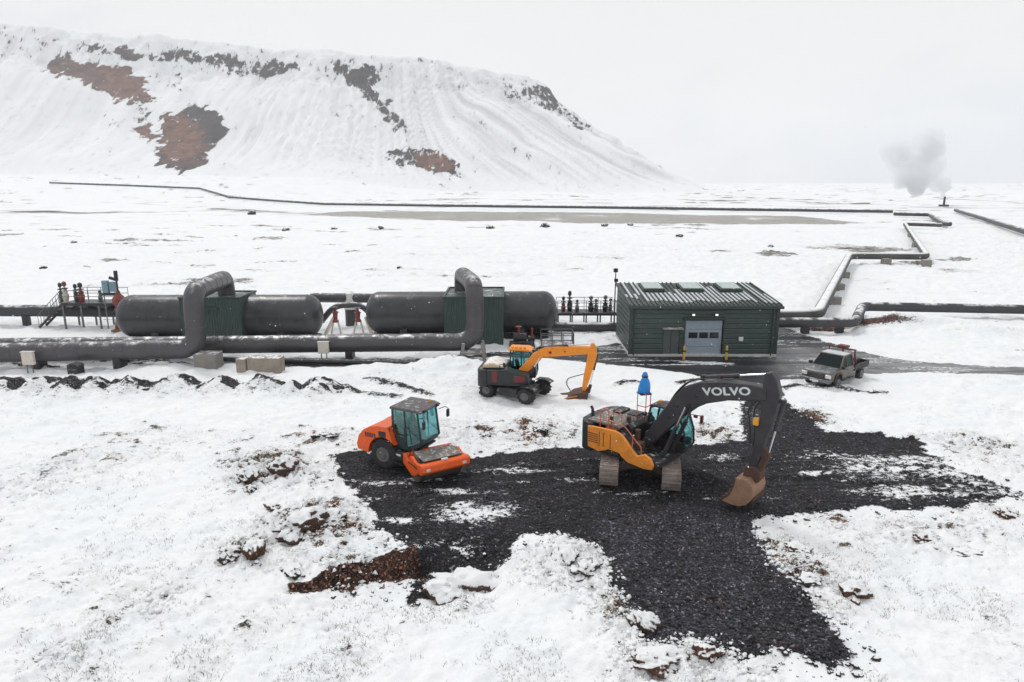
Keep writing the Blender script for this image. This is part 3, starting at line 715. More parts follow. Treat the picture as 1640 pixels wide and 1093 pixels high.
def enclosure(pxl, pxr, yf, yb, ztop, label, pxbot=None):
    x0 = PY(pxl, 520, yf).x; x1 = PY(pxr, 520, yf).x; g = min(gz(x0, yf), gz(x1, yf)) - .1
    cx = (x0 + x1) / 2; w = (x1 - x0) / 2
    t = thing('valve_enclosure', (cx, (yf + yb) / 2, g), 0, label, 'enclosure', 'green sheet enclosures round the tanks')
    d = (yb - yf) / 2; H = ztop - g
    b = MB(); n = 24; prof = []
    for i in range(n * 4 + 1):
        xx = -w + 2 * w * i / (n * 4); prof.append((xx, -d + (.045 if i % 4 in (1, 2) else 0)))
    prof += [(w, d), (-w, d)]
    b.prism(prof, 0, H, 'z'); b.build('sheet_wall', 'green_sheet', t, sharp=.4)
    MB().box(-w - .06, w + .06, -d - .06, -d + .12, H, H + .14).box(-w - .06, w + .06, d - .12, d + .06, H, H + .14).box(-w - .06, -w + .1, -d + .12, d - .12, H, H + .14).box(w - .1, w + .06, -d + .12, d - .12, H, H + .14).build('top_trim', 'green_trim', t)
    MB().box(-w + .1, w - .1, -d + .12, d - .12, H, H + .05).build('top_cover', 'green_sheet', t)
    MB().box(-w + 1.9 * .9, -w + 1.9 * .9 + 1.15, -d - .16, -d + .02, H - .85, H - .62).build('vent_hood', 'green_trim', t, .02)
    return t
enclosure(291, 387, 50.9, 54.3, 3.42, 'green corrugated box round the middle of the left tank')
enclosure(711, 806, 50.4, 55.4, 3.55, 'green corrugated box round the middle of the right tank')

# ------------------------------------------------------------------ pipes
def pipe(name, pts, r, mat, label, group='steam pipelines', rad=1.6, supports=(), seams=True, n=24, segs=10, flange=None):
    base = Vector(pts[0]); base.z = gz(base.x, base.y)
    t = thing(name, base, 0, label, 'pipeline', group)
    pp = [Vector(p) - base for p in pts]
    path = fillet(pp, rad, segs)
    b = MB().tube(path, r, n)
    if seams:
        acc = 0
        for i in range(len(path) - 1):
            d = path[i + 1] - path[i]; L = d.length; dirn = d.normalized()
            step = seams if not isinstance(seams, bool) else 1.4
            s = step - acc
            while s < L:
                c = path[i] + dirn * s; b.cyl(c - dirn * .03, c + dirn * .03, r + .014, n=n); s += step
            acc = (acc + L) % step
    b.build('pipe_run', mat, t, sharp=1.0)
    for (sp, w, d, m) in supports:
        p = Vector(sp) - base; gg = gz(sp[0], sp[1]) - base.z
        s = MB().box(p.x - w / 2, p.x + w / 2, p.y - d / 2, p.y + d / 2, gg - .3, max(p.z - r * .6, gg + .3))
        s.build('support', m, t, .04)
    return t
# first front pipe with its loop to the left tank
yA = 43.8
zA = 1.15
x_r1 = PY(313, 520, 44.4).x
x_t1 = PY(361, 450, 52.8).x
def pA(px, y): return (PY(px, 562, y).x, y, zA)
pipe('steam_pipeline', [pA(-420, 42.2), pA(0, 43.3), (x_r1, 44.4, zA), (x_r1, 44.4, 4.95), (x_t1, 52.8, 4.75), (x_t1, 52.8, 3.0)], .64, 'pipe_clad',
     'thick grey pipe entering at the left edge and looping up into the left tank', rad=1.25,
     supports=[((PY(60, 562, 43.5).x, 43.5, zA), .5, .9, 'steel_dark'), ((PY(190, 562, 43.9).x, 43.9, zA), .5, .9, 'steel_dark')])
x_r2 = PY(761, 520, 46.4).x; x_t2 = PY(740, 450, 54.0).x
pipe('steam_pipeline', [(PY(-420, 555, 45.0).x, 45.0, .95), (PY(0, 552, 45.6).x, 45.6, .98), (PY(330, 552, 46.2).x, 46.2, 1.0), (x_r2, 46.4, 1.15), (x_r2, 46.4, 5.15), (x_t2, 54.1, 4.9), (x_t2, 54.1, 3.0)], .62, 'pipe_clad',
     'thick grey pipe behind the first, looping up into the right tank', rad=1.35,
     supports=[((PY(560, 552, 46.3).x, 46.3, 1.0), .5, .9, 'steel_dark')])

def block(name, px, py, w, d, h, mat, label, cat, rz=0, group=None, bevel=.05, parts=None):
    p = PG(px, py); t = MB().box(-w / 2, w / 2, -d / 2, d / 2, -.3, h).build(name, mat, None, bevel)
    t.location = (p.x, p.y + d / 2, p.z); t.rotation_euler = (0, 0, rz); tag(t, label, cat, group); return t
# plinth under the first riser, two-piece block on the snow
block('concrete_plinth', 329, 591, 1.5, 1.2, .95, 'concrete', 'grey concrete plinth under the bend of the left pipe loop', 'concrete plinth', bevel=.06)
t = thing('concrete_block', PG(414, 596), R(-3), 'long tan concrete block lying in the snow before the pipes', 'concrete block')
MB().box(-.75, 1.45, 0, .9, -.2, .92).build('long_slab', 'concrete_tan', t, .06)
MB().box(-1.42, -.78, -.12, .9, -.2, .86).build('end_slab', 'concrete_tan', t, .05)
# trestle under the second riser
p = PG(757, 577); t = thing('pipe_trestle', (PY(757, 560, 46.0).x, 46.0, gz(-2.6, 46)), 0, 'pale steel trestle under the bend of the right pipe loop', 'trestle')
for sx in (-.75, .85):
    for sy in (-1, 1): MB().bar((sx, sy * .5, -.1), (sx * .8, sy * .45, 1.2), .2).build('leg', 'concrete', t, .02)
MB().box(-.85, .9, -.6, .6, .42, .6).build('cross_beam', 'concrete', t, .02)
# slender dark pipe on the ground below
pipe('drain_pipe', [tuple(PY(345, 572, 45.2).xy) + (.22,), tuple(PY(520, 575, 44.6).xy) + (.22,), tuple(PY(665, 577, 44.2).xy) + (.2,)], .17, 'steel_dark', 'thin dark pipe lying on the ground below the two thick ones', group=None, rad=.5, seams=False, n=10)

# cream marker boxes on posts
def marker(px, py_top, py_bot, y, wpx, label):
    a = PY(px, py_top, y); c = PY(px, py_bot, y); g = gz(a.x, y)
    w = wpx / F * y * 1.02; t = thing('marker_box', (a.x, y, g), 0, label, 'box', 'cream boxes by the front pipes')
    MB().box(-w / 2, w / 2, 0, .22, c.z - g, a.z - g).build('board', 'cream', t, .02)
    MB().box(-w / 2 - .03, w / 2 + .03, -.04, .26, a.z - g, a.z - g + .05).build('lid', 'cream', t)
    for sx in (-.18, .18): MB().cyl((sx, .12, -.2), (sx, .12, c.z - g), .035).build('post', 'steel', t)
    return t
marker(42, 565, 585, 42.3, 19, 'square cream box on posts in front of the pipe near the left edge')
marker(517, 549, 567, 45.2, 17, 'square cream box on posts between the two pipe loops')
# dark cabinet
t = thing('cabinet', PG(122, 598), R(-12), 'small black cabinet standing in the snow near the pipe', 'cabinet')
MB().box(-.42, .42, -.25, .3, -.1, .52).build('body', 'black', t, .05)
MB().prism([(-.47, .52), (-.1, .70), (.25, .66), (.47, .52)], -.28, .33).build('lid', 'black', t, .02)
MB().cyl((-.3, -.26, .3), (.3, -.26, .3), .03).build('handle', 'steel', t)

# ------------------------------------------------------------------ connection pipes and stands between the tanks
yb_ = 56.6
pipe('header_pipeline', [PY(498, 477, yb_ + .6), PY(600, 478, yb_ + 1.0), PY(700, 478, yb_ + 1.2)], .40, 'pipe_clad', 'short level pipe seen between the tank ends, behind the dome', rad=.5)
t = thing('relief_vessel', (PY(561, 480, 57.5).x, 57.5, gz(-13, 57.5)), 0, 'pale domed vent pot rising behind the gap between the tanks', 'vessel')
zt = PY(561, 467, 57.5).z - t.location.z
MB().lathe([(.55, zt - 1.5), (.52, zt - .5), (.42, zt - .15), (.2, zt), (.02, zt + .02)], n=18).build('dome', 'lamp_white', t)
MB().cyl((0, 0, -.2), (0, 0, zt - 1.5), .5).build('neck', 'pipe_clad', t)
# curved overflow pipe with valves between the tanks
ly = 55.0
q0 = PY(515, 515, ly); q1 = PY(535, 490, ly); q2 = PY(580, 488, ly); q3 = PY(600, 512, ly)
pipe('link_pipe', [q0, q1, q2, q3], .24, 'pipe_clad', 'thin arched pipe linking the two tank ends', group=None, rad=.8, seams=False, n=14)
def stand(px, y, top, label):
    x = PY(px, 520, y).x; g = gz(x, y); zt = PY(px, top, y).z - g
    t = thing('valve_stand', (x, y, g), 0, label, 'valve', 'valve stands between the tanks')
    MB().bar((-.42, 0, 0), (-.15, 0, zt * .6), .12).bar((.42, 0, 0), (.15, 0, zt * .6), .12).box(-.6, .6, -.25, .25, 0, .1).build('stand_frame', 'cream', t, .01)
    MB().lathe([(.24, zt * .5), (.26, zt * .55), (.16, zt * .6), (.2, zt * .8), (.28, zt * .84), (.1, zt * .9), (.1, zt)], n=14).build('valve_body', 'valve_red', t)
    MB().lathe([(.02, zt), (.26, zt + .01), (.26, zt + .05), (.02, zt + .06)], n=14).build('hand_wheel', 'steel_dark', t)
stand(538, 53.4, 493, 'red valve on a cream stand, the one nearer the left tank')
stand(574, 53.7, 494, 'red valve on a cream stand, the one nearer the right tank')
for k, (px_, lab) in enumerate([(527, 'pale slanting strut against the left tank end'), (592, 'pale slanting strut beside the right tank end')]):
    a = PY(px_ - 9, 542, 52.6); b_ = PY(px_ + 8, 508, 53.6); a.z = gz(a.x, a.y)
    if k: a, b_ = Vector((b_.x, a.y, a.z)), Vector((a.x, b_.y, b_.z))
    s_ = MB().bar(a, b_, .28, .16).build('strut', 'cream', None, .03); tag(s_, lab, 'strut')
# pipes passing behind, left and right of the tanks
pipe('steam_pipeline', [PY(-300, 497, 57.5), PY(90, 498, 57.6), PY(192, 499, 57.6)], .50, 'pipe_far', 'grey pipe running behind from the left edge to the valve platform', rad=1, seams=2.5,
     supports=[(tuple(PY(40, 497, 57.5)), .4, .6, 'steel_dark')])
pipe('steam_pipeline', [PY(868, 523, 54.8), PY(930, 524, 55.0), PY(1010, 524, 55.4)], .36, 'pipe_far', 'grey pipe between the right tank and the green building', rad=1, seams=2.5,
     supports=[(tuple(PY(912, 523, 55.0)), .3, .5, 'steel_dark'), (tuple(PY(960, 523, 55.2)), .3, .5, 'steel_dark')])

# ------------------------------------------------------------------ valve platforms
def railing(mb, pts, z0, h=1.05, post=1.1, r=.028):
    for i in range(len(pts) - 1):
        a = Vector((*pts[i], z0)); b = Vector((*pts[i + 1], z0)); L = (b - a).length; n = max(1, round(L / post))
        for k in range(n + 1):
            c = a.lerp(b, k / n); mb.cyl(c, c + Vector((0, 0, h)), r, n=6)
        for hh in (h, h * .52): mb.cyl(a + Vector((0, 0, hh)), b + Vector((0, 0, hh)), r, n=6)
def platform(px0, px1, pyd, y, depth, label, stair_left=True):
    a = PY(px0, pyd, y); b = PY(px1, pyd, y); g = gz((a.x + b.x) / 2, y); z = a.z - g; w = b.x - a.x
    t = thing('valve_platform', (a.x, y, g), 0, label, 'platform', 'valve platforms beside the tanks')
    MB().box(0, w, 0, depth, z - .22, z).build('deck', 'steel_dark', t, .02)
    n = max(3, int(w / 1.2))
    for k in range(n + 1):
        for yy in (.08, depth - .08): MB().box(w * k / n * .98, w * k / n * .98 + .12, yy - .06, yy + .06, -.2, z - .22).build('leg', 'steel', t)
    m_ = MB(); railing(m_, [(0, .05), (w, .05)], z); railing(m_, [(0, depth - .05), (w, depth - .05)], z); m_.build('railing', 'steel', t)
    m_ = MB(); L = 2.2; n = 6
    sx = -1 if stair_left else 1; x0 = 0 if stair_left else w
    for k in range(n):
        xx = x0 + sx * L * (k + .5) / n; zz = z * (1 - (k + 1) / (n + 1)); m_.box(xx - .15, xx + .15, .1, .95, zz - .03, zz)
    m_.bar((x0, .1, z - .1), (x0 + sx * L, .1, 0), .06, .18).bar((x0, .95, z - .1), (x0 + sx * L, .95, 0), .06, .18)
    m_.build('stair', 'steel_dark', t)
    m_ = MB(); 
    for yy in (.1, .95):
        m_.cyl((x0, yy, z + 1.05), (x0 + sx * L, yy, 1.05), .028, n=6)
        for k in range(10):
            u = k / 9; m_.cyl((x0 + sx * L * u, yy, z * (1 - u)), (x0 + sx * L * u, yy, z * (1 - u) + 1.05), .022, n=5)
    m_.build('stair_rail', 'steel', t)
    return t
platform(98, 186, 486, 56.2, 2.0, 'left steel platform with stair and rails, behind the left tank end')
platform(893, 985, 502, 57.2, 2.0, 'right steel platform with rails, between right tank and building', stair_left=False)
def valve(px, pyb, pyt, y, mat, wheel, label, s=1.0, grp='upright valves on the platforms'):
    a = PY(px, pyb, y); b = PY(px, pyt, y); h = b.z - a.z
    t = thing('upright_valve', a, 0, label, 'valve', grp)
    MB().lathe([(.20 * s, 0), (.30 * s, .03), (.30 * s, .1), (.18 * s, .14), (.24 * s, h * .25), (.26 * s, h * .4), (.16 * s, h * .48), (.22 * s, h * .5), (.22 * s, h * .56), (.09 * s, h * .6), (.07 * s, h * .85)], n=14).build('valve_body', mat, t)
    MB().lathe([(.06 * s, h * .78), (.17 * s, h * .8), (.17 * s, h * .95), (.05 * s, h)], n=12).build('actuator', wheel, t)
    m_ = MB(); m_.lathe([(.24 * s, h * .66), (.27 * s, h * .67), (.27 * s, h * .69), (.24 * s, h * .70)], n=14)
    m_.box(-.25 * s, .25 * s, -.015, .015, h * .67, h * .69); m_.build('hand_wheel', 'steel_dark', t)
    return t
valve(100, 486, 453, 57.0, 'green_sheet', 'steel_dark', 'slim green valve, first from the stair on the left platform', .8)
valve(107, 486, 451, 56.8, 'cream', 'valve_red', 'pale valve with a red top near the stair on the left platform')
valve(124, 486, 455, 57.0, 'green_sheet', 'steel_dark', 'slim green valve beside the red one mid left platform', .8)
valve(132, 486, 453, 56.8, 'valve_red', 'steel_dark', 'red valve in the middle of the left platform', 1.05)
valve(162, 484, 465, 57.0, 'steel', 'steel_dark', 'short grey valve at the right of the left platform', .7)
valve(902, 502, 475, 58.0, 'valve_red', 'steel_dark', 'dark red valve nearest the right tank on the right platform', .8)
valve(912, 502, 466, 58.2, 'steel_dark', 'steel_dark', 'tall black valve near the right tank', .9)
valve(924, 502, 480, 58.0, 'steel', 'black', 'short grey valve on the right platform', .7)
valve(946, 502, 474, 58.0, 'steel_dark', 'steel', 'black valve mid right platform', 1.0)
valve(954, 502, 479, 58.4, 'steel', 'black', 'grey valve just right of the black one mid right platform', .8)
valve(969, 502, 473, 58.0, 'steel_dark', 'steel', 'black valve nearest the green building', 1.0)
valve(977, 502, 478, 58.4, 'steel', 'steel_dark', 'grey valve nearest the green building', .7)
# tall safety valve with blue box at the left tank end
a = PY(194, 505, 55.2); g = gz(a.x, 55.2)
t = thing('safety_valve', (a.x, 55.2, g), 0, 'tall red safety valve with black stem at the left tank end', 'valve')
Z = lambda py: PY(194, py, 55.2).z - g
MB().box(-.75, .35, -.45, .45, 0, .15).bar((-.5, 0, .1), (-.2, 0, Z(498)), .22).bar((.35, 0, .1), (.2, 0, Z(498)), .22).build('stand_frame', 'rust', t, .02)
MB().lathe([(.30, Z(500)), (.42, Z(498)), (.42, Z(494)), (.30, Z(492)), (.48, Z(486)), (.52, Z(479)), (.34, Z(474)), (.18, Z(471)), (.14, Z(466))], n=18).build('valve_body', 'valve_red', t)
MB().cyl((0, 0, Z(466)), (0, 0, Z(447)), .07).cyl((0, 0, Z(450)), (0, 0, Z(434)), .15).cyl((-.1, 0, Z(448)), (-.55, 0, Z(445)), .13).build('stem', 'steel_dark', t)
a = PY(175, 470, 55.6); g2 = gz(a.x, 55.6)
t = thing('instrument_box', (a.x, 55.6, g2), 0, 'pale blue instrument box on posts beside the tall red valve', 'instrument box')
Z = lambda py: PY(175, py, 55.6).z - g2
MB().box(-.55, -.05, 0, .3, Z(470), Z(450)).box(.02, .6, .05, .35, Z(468), Z(452)).build('case', 'valve_blue', t, .03)
MB().box(-.65, .7, -.05, .4, Z(474), Z(470)).build('tray', 'steel_dark', t)
for sx in (-.5, .5): MB().bar((sx, .1, 0), (sx, .1, Z(472)), .07).build('post', 'steel', t)
# pump skid under the right tank end
p = PG(842, 566)
t = thing('pump_skid', (PY(850, 560, 49.6).x, 49.6, gz(1.4, 49.6)), 0, 'low dark pump frame with rails below the right tank end', 'pump skid')
m_ = MB().box(-1.6, .3, -.3, 1.2, 0, .25).cyl((-1.3, .4, .7), (-.3, .4, .7), .32).cyl((-.2, .4, .6), (.3, .4, .6), .22); m_.build('pump', 'steel_dark', t, .02)
m_ = MB().cyl((-.9, .3, .7), (-.9, .3, 1.5), .1).cyl((.1, .3, .4), (.1, .3, 1.4), .08).lathe([(.05, 1.45), (.25, 1.5), (.25, 1.55), (.05, 1.6)], (-.9, .3, 0), n=12); m_.build('valve_body', 'valve_red', t)
m_ = MB(); railing(m_, [(.8, .0), (3.2, 0), (3.2, 1.6), (.8, 1.6)], 0, 1.05, .8, .035); m_.build('railing', 'steel', t)
MB().box(.7, 3.3, -.1, 1.7, -.1, .12).build('slab', 'concrete', t)

# ------------------------------------------------------------------ pump house
bx0 = PY(1009, 540, 46.9).x; bx1 = PY(1243, 540, 46.9).x
gB_ = gz((bx0 + bx1) / 2, 46.5)
W_, D_, HF, HB = bx1 - bx0, 6.3, PY(1100, 491, 46.9).z - gB_, PY(1100, 457, 53.2).z - gB_
t = thing('pump_house', (bx0, 46.9, gB_), 0, 'dark green corrugated building with a ribbed roof and three skylights', 'building')
# walls with horizontal corrugation; openings left for the doors
def corr_wall(x0, x1, z0, z1, y, nrm=-1, pitch=.36, axis='x', ztop=None):
    prof = []; z = z0
    while z < z1 - 1e-3:
        for (dz, o) in ((0, 0), (.06, .035), (pitch - .06, .035), (pitch, 0)):
            if z + dz <= z1 + 1e-6: prof.append((y + nrm * o, min(z + dz, z1)))
        z += pitch
    if prof[-1][1] < z1: prof.append((y, z1))
    return [(y - nrm * .12, z0)] + prof + [(y - nrm * .12, z1)]
gd0, gd1, gdh = PY(1096, 540, 46.9).x - bx0, PY(1157, 540, 46.9).x - bx0, PY(1100, 513, 46.9).z - gB_
pd0, pd1, pdh = PY(1061, 540, 46.9).x - bx0, PY(1089, 540, 46.9).x - bx0, PY(1080, 527, 46.9).z - gB_
b = MB(); pl = .16
for (xa, xb, za, zb) in ((0, pd0, pl, HF), (pd0, pd1, pdh, HF), (pd1, gd0, pl, HF), (gd0, gd1, gdh, HF), (gd1, W_, pl, HF)):
    b.prism(corr_wall(xa, xb, za, zb, 0), xa, xb, 'x')
b.build('front_wall', 'green_wall', t, sharp=.3)
# side and rear walls
def sidewall(x, nrm):
    m_ = MB(); z = pl; 
    n = int((HB - pl) / .36) + 1
    for k in range(n):
        za = pl + k * .36; zb = min(za + .36, HB)
        # clip against the sloping eave
        def yfront(zz): return .12 if zz <= HF else .12 + (D_ - .12) * (zz - HF) / (HB - HF)
        if za >= HB: break
        off = .03 * nrm
        for (z0_, z1_, o0, o1) in ((za, min(za + .05, zb), 0, off), (min(za + .05, zb), zb, off, off)):
            if z1_ - z0_ < 1e-3: continue
            m_.add([(x + o0, yfront(z0_), z0_), (x + o0, D_, z0_), (x + o1, D_, z1_), (x + o1, yfront(z1_), z1_)], [(0, 1, 2, 3)])
    return m_
sidewall(0, -1).build('side_wall', 'green_wall', t, sharp=.3, normals=False)
sidewall(W_, 1).build('side_wall', 'green_wall', t, sharp=.3, normals=False)
MB().box(0, W_, D_, D_ + .1, pl, HB).build('rear_wall', 'green_wall', t)
MB().box(-.06, W_ + .06, -.10, D_ + .14, -.3, pl).build('plinth', 'plinth_light', t)
MB().box(-.10, .12, -.075, -.045, pl, HF).box(-.075, -.045, -.045, .14, pl, HF).build('corner_trim', 'green_trim', t)
MB().box(W_ - .12, W_ + .10, -.075, -.045, pl, HF).box(W_ + .045, W_ + .075, -.045, .14, pl, HF).build('corner_trim', 'green_trim', t)
# roof with raised ribs, three skylights
sl = (HB - HF) / (D_ + .1)
def rz_(yy, up=0): return HF + .04 + sl * yy + up
def roofslab(x0, x1, y0, y1, u0, u1):
    return [(x0, y0, rz_(y0, u0)), (x1, y0, rz_(y0, u0)), (x1, y1, rz_(y1, u0)), (x0, y1, rz_(y1, u0)), (x0, y0, rz_(y0, u1)), (x1, y0, rz_(y0, u1)), (x1, y1, rz_(y1, u1)), (x0, y1, rz_(y1, u1))]
BF = [(0, 3, 2, 1), (4, 5, 6, 7), (0, 1, 5, 4), (1, 2, 6, 5), (2, 3, 7, 6), (3, 0, 4, 7)]
rf = MB().add(roofslab(-.2, W_ + .2, -.25, D_ + .25, 0, .08), BF).build('roof', 'green_roof', t)
SK = [(1.55, 2.95), (4.45, 5.85), (7.35, 8.75)]
m_ = MB(); nrb = 33
for k in range(nrb):
    xx = -.12 + (W_ + .24) * k / (nrb - 1)
    insk = any(a - .12 < xx < b + .12 for a, b in SK)
    if insk:
        m_.add(roofslab(xx - .045, xx + .045, -.2, 3.3, .083, .17), BF)
    else: m_.add(roofslab(xx - .045, xx + .045, -.2, D_ + .2, .083, .17), BF)
m_.build('roof_rib', 'green_roof', rf)
# snow lying between ribs
m_ = MB()
for k in range(nrb - 1):
    xx = -.12 + (W_ + .24) * (k + .5) / (nrb - 1)
    y0_ = .55 + random.uniform(-.2, .35)
    under = any(a - .1 < xx < b + .1 for a, b in SK)
    h_ = .10 if k % 1 == 0 else .1
    if random.random() < .12 and not under: continue
    y1_ = 3.2 if under else (D_ + .1 if random.random() < .55 else random.uniform(2.5, 5.5))
    if under: y0_ = random.uniform(.7, 1.2)
    if xx < 1.2: y0_ = 1.2 + random.uniform(0, 1.5)
    m_.add(roofslab(xx - .085, xx + .085, y0_, y1_, .084, .084 + random.uniform(.035, .07)), BF)
paint('roof_snow', (.62, .64, .66), .9, 0, .5, (.25, .28, .28), scale=1.5)
MAT['roof_snow'].name = 'roof snow'
m_.build('snow_strip', 'roof_snow', rf)
for (a, b_) in SK:
    fr = MB().add(roofslab(a - .12, b_ + .12, 3.4, 5.5, .085, .34), BF).build('skylight', 'green_trim', rf if False else t, .02)
    MB().add(roofslab(a, b_, 3.5, 5.4, .345, .42), BF).build('pane', 'skylight', fr, .03)
MB().box(-.26, W_ + .26, -.36, -.26, HF - .14, HF + .06).build('gutter', 'green_trim', t, .02)
for xx in (W_ - .35, .25): MB().cyl((xx, -.13, .1), (xx, -.13, HF - .1), .05, n=8).build('downpipe', 'green_trim', t)
gdr = MB(); 
for k in range(4): gdr.box(gd0 + .05, gd1 - .05, -.0 + .05, .10, .06 + (gdh - .1) * k / 4 + .012, .06 + (gdh - .1) * (k + 1) / 4 - .012)
gdr.box(gd0 + .05, gd1 - .05, .10, .12, .06, gdh - .04)
gdo = gdr.build('garage_door', 'garage', t, .01)
for k in range(3):
    xa = gd0 + .3 + k * (gd1 - gd0 - .45) / 3; MB().box(xa, xa + .62, .02, .055, gdh * .50, gdh * .66).build('window', 'window_dark', gdo, .01)
MB().box(gd0 - .1, gd0, -.06, .12, pl, gdh + .1).box(gd1, gd1 + .1, -.06, .12, pl, gdh + .1).box(gd0, gd1, -.06, .12, gdh, gdh + .1).build('door_frame', 'green_trim', t)
MB().box(gd0 - .15, gd1 + .15, -.35, -.05, gdh + .1, gdh + .2).build('lintel_hood', 'green_trim', t, .02)
do = MB().box(pd0 + .06, pd1 - .06, .02, .1, pl, pdh - .05).build('door', 'grey_door', t, .01)
MB().box(pd0 + .58, pd0 + .62, -.01, .02, pl, pdh - .05).build('door_seam', 'green_trim', do)
MB().cyl((pd1 - .22, .0, 1.15), (pd1 - .22, -.08, 1.15), .025).box(pd1 - .34, pd1 - .2, -.09, -.07, 1.13, 1.17).build('handle', 'steel', do)
MB().box(pd0, pd0 + .06, -.04, .12, pl, pdh).box(pd1 - .06, pd1, -.04, .12, pl, pdh).box(pd0 + .06, pd1 - .06, -.04, .12, pdh - .05, pdh).build('door_frame', 'green_trim', t)
MB().box(pd0 - .12, pd1 + .12, -.6, -.04, pdh + .05, pdh + .12).build('canopy', 'concrete', t, .02)
for px_ in (1110, 1147):
    q = PY(px_, 504, 46.9); lx, lz = q.x - bx0, q.z - gB_
    lf = MB().box(lx - .12, lx + .12, -.16, -.04, lz - .08, lz + .08).build('wall_lamp', 'steel_dark', t, .02)
    MB().box(lx - .09, lx + .09, -.185, -.16, lz - .06, lz + .06).build('lens', 'lamp_lit', lf)
q = PY(1186, 543, 46.9); lx, lz = q.x - bx0, q.z - gB_
MB().box(lx - .16, lx + .16, -.12, -.04, lz - .16, lz + .16).build('white_wall_box', 'lamp_white', t, .05)  # added white box standing in for a bright speck on the wall
# bollards
for px_, lab in ((1096, 'yellow bollard left of the blue grey garage door'), (1164, 'yellow bollard right of the blue grey garage door')):
    x = PY(px_, 560, 45.9).x; g = gz(x, 45.9); tt = thing('bollard', (x, 45.9, g), 0, lab, 'bollard', 'yellow bollards at the garage door')
    MB().lathe([(.085, -.2), (.085, .95), (.06, 1.0), (.01, 1.02)], n=14).build('post', 'yellow_post', tt)
    MB().lathe([(.088, .55), (.092, .56), (.092, .68), (.088, .69)], n=14).build('band', 'black', tt)
# mast with lamp behind the building
a = PY(984, 500, 55.0); g = gz(a.x, 55.0); zt = PY(984, 430, 55.0).z - g
t = thing('lamp_mast', (a.x, 55.0, g), 0, 'slim dark mast with small floodlights behind the green building', 'mast')
MB().cyl((0, 0, -.2), (0, 0, zt), .06, .04).build('pole', 'steel_dark', t)
MB().box(-.18, .16, -.14, .14, zt - .32, zt - .02).build('floodlight', 'black', t, .03)
MB().box(-.1, .2, -.1, .1, zt - 1.1, zt - .85).build('camera_housing', 'black', t, .03)

# ------------------------------------------------------------------ distant pipelines
def PT(px, py, z):
    d = ray(px, py); ys = np.geomspace(30, 640, 900)
    h = terrain(d.x / d.y * ys, ys) + z - (CAMZ + d.z / d.y * ys)
    k = np.argmax(h >= 0) if (h >= 0).any() else len(ys) - 1
    if k > 0 and h[k] > 0: y = ys[k - 1] + (ys[k] - ys[k - 1]) * (-h[k - 1]) / (h[k] - h[k - 1])
    else: y = ys[k]
    q = d * (y / d.y); return Vector((q.x, y, CAMZ + q.z))
def farpipe(label, pxs, z, r, mat, rad=2, supports=(), seams=12, snow_top=None, group='steam pipelines', sm='concrete', ws=1.6):
    pts = [PT(q[0], q[1], z) for q in pxs]
    sp = []
    for (u, v) in supports:
        p = PT(u, v, z)
        sp.append((tuple(p), ws, ws * .8, sm))
    return pipe('steam_pipeline', pts, r, mat, label, group, rad, sp, seams, n=12, segs=5)
farpipe('long thin dark pipeline crossing the plain at the foot of the hill', [(80,293),(200,297),(320,302),(345,309),(368,316),(430,321),(520,327),(700,329.5),(1000,333),(1200,336),(1430,339)], 1.0, .62, 'pipe_far', seams=False)
farpipe('far stepped dark pipe joined to the end of the long thin pipeline', [(1432,343),(1488,344.5),(1512,359),(1522,359.5)], 1.0, .6, 'pipe_far', seams=False)
farpipe('zigzag pipeline with snow on top stepping away behind the building', [(1180,505.5),(1309,505.5),(1360,410),(1484,411),(1449,359),(1508,361)], 1.1, .52, 'pipe_far_snowy', rad=2.0, seams=6,
        supports=[(1352,432),(1343,450),(1336,470),(1420,411),(1484,413),(1460,372),(1468,386)], ws=1.2)
farpipe('thick dark pipe leaving the right wall of the green building', [(1225,517),(1369,517),(1381,491),(1640,496),(2200,507)], .8, .42, 'pipe_far', rad=1.0, seams=5, supports=[(1290,518),(1345,518),(1377,500)], ws=.6, sm='steel_dark')
farpipe('dark pipeline running off to the right edge across the snow', [(1530,337),(1570,349),(1640,371),(1760,405)], 1.0, .62, 'pipe_far', seams=10)
# loose rock out on the plain and vent
def lump(name, px, py, s, mat, label, cat, group=None, seed=0, flat=.6, sx=1.0, sink=.25, rz=None, pos=None):
    p = pos or PG(px, py)
    bm = bmesh.new(); bmesh.ops.create_icosphere(bm, subdivisions=4 if s > .2 else 3, radius=1)
    rnd = random.Random(seed); ox, oy = rnd.uniform(0, 90), rnd.uniform(0, 90)
    v = np.array([q.co[:] for q in bm.verts])
    n1 = fbm(v[:, 0] * 1.2 + ox + v[:, 2], v[:, 1] * 1.2 + oy - v[:, 2] * .7, 3, seed + 3); n2 = fbm(v[:, 0] * 4 + ox + v[:, 2] * 3, v[:, 1] * 4 + oy, 3, seed + 9)
    n3 = fbm(v[:, 0] * 9 + ox + v[:, 2] * 6, v[:, 1] * 9 + oy + v[:, 2] * 5, 2, seed + 12)
    k = .45 + .95 * n1 + .75 * (n2 - .5) + .35 * (n3 - .5)
    for q, kk in zip(bm.verts, k): q.co = Vector((q.co.x * sx, q.co.y, q.co.z * flat)) * kk * s; q.co.z += s * flat * (.55 - sink)
    me = bpy.data.meshes.new(name)
    for f_ in bm.faces: f_.smooth = True
    bm.to_mesh(me); bm.free(); me.materials.append(MAT[mat])
    o = bpy.data.objects.new(name, me); col.objects.link(o); o.location = p; o.rotation_euler = (0, 0, rnd.uniform(0, 6) if rz is None else rz)
    return tag(o, label, cat, group)
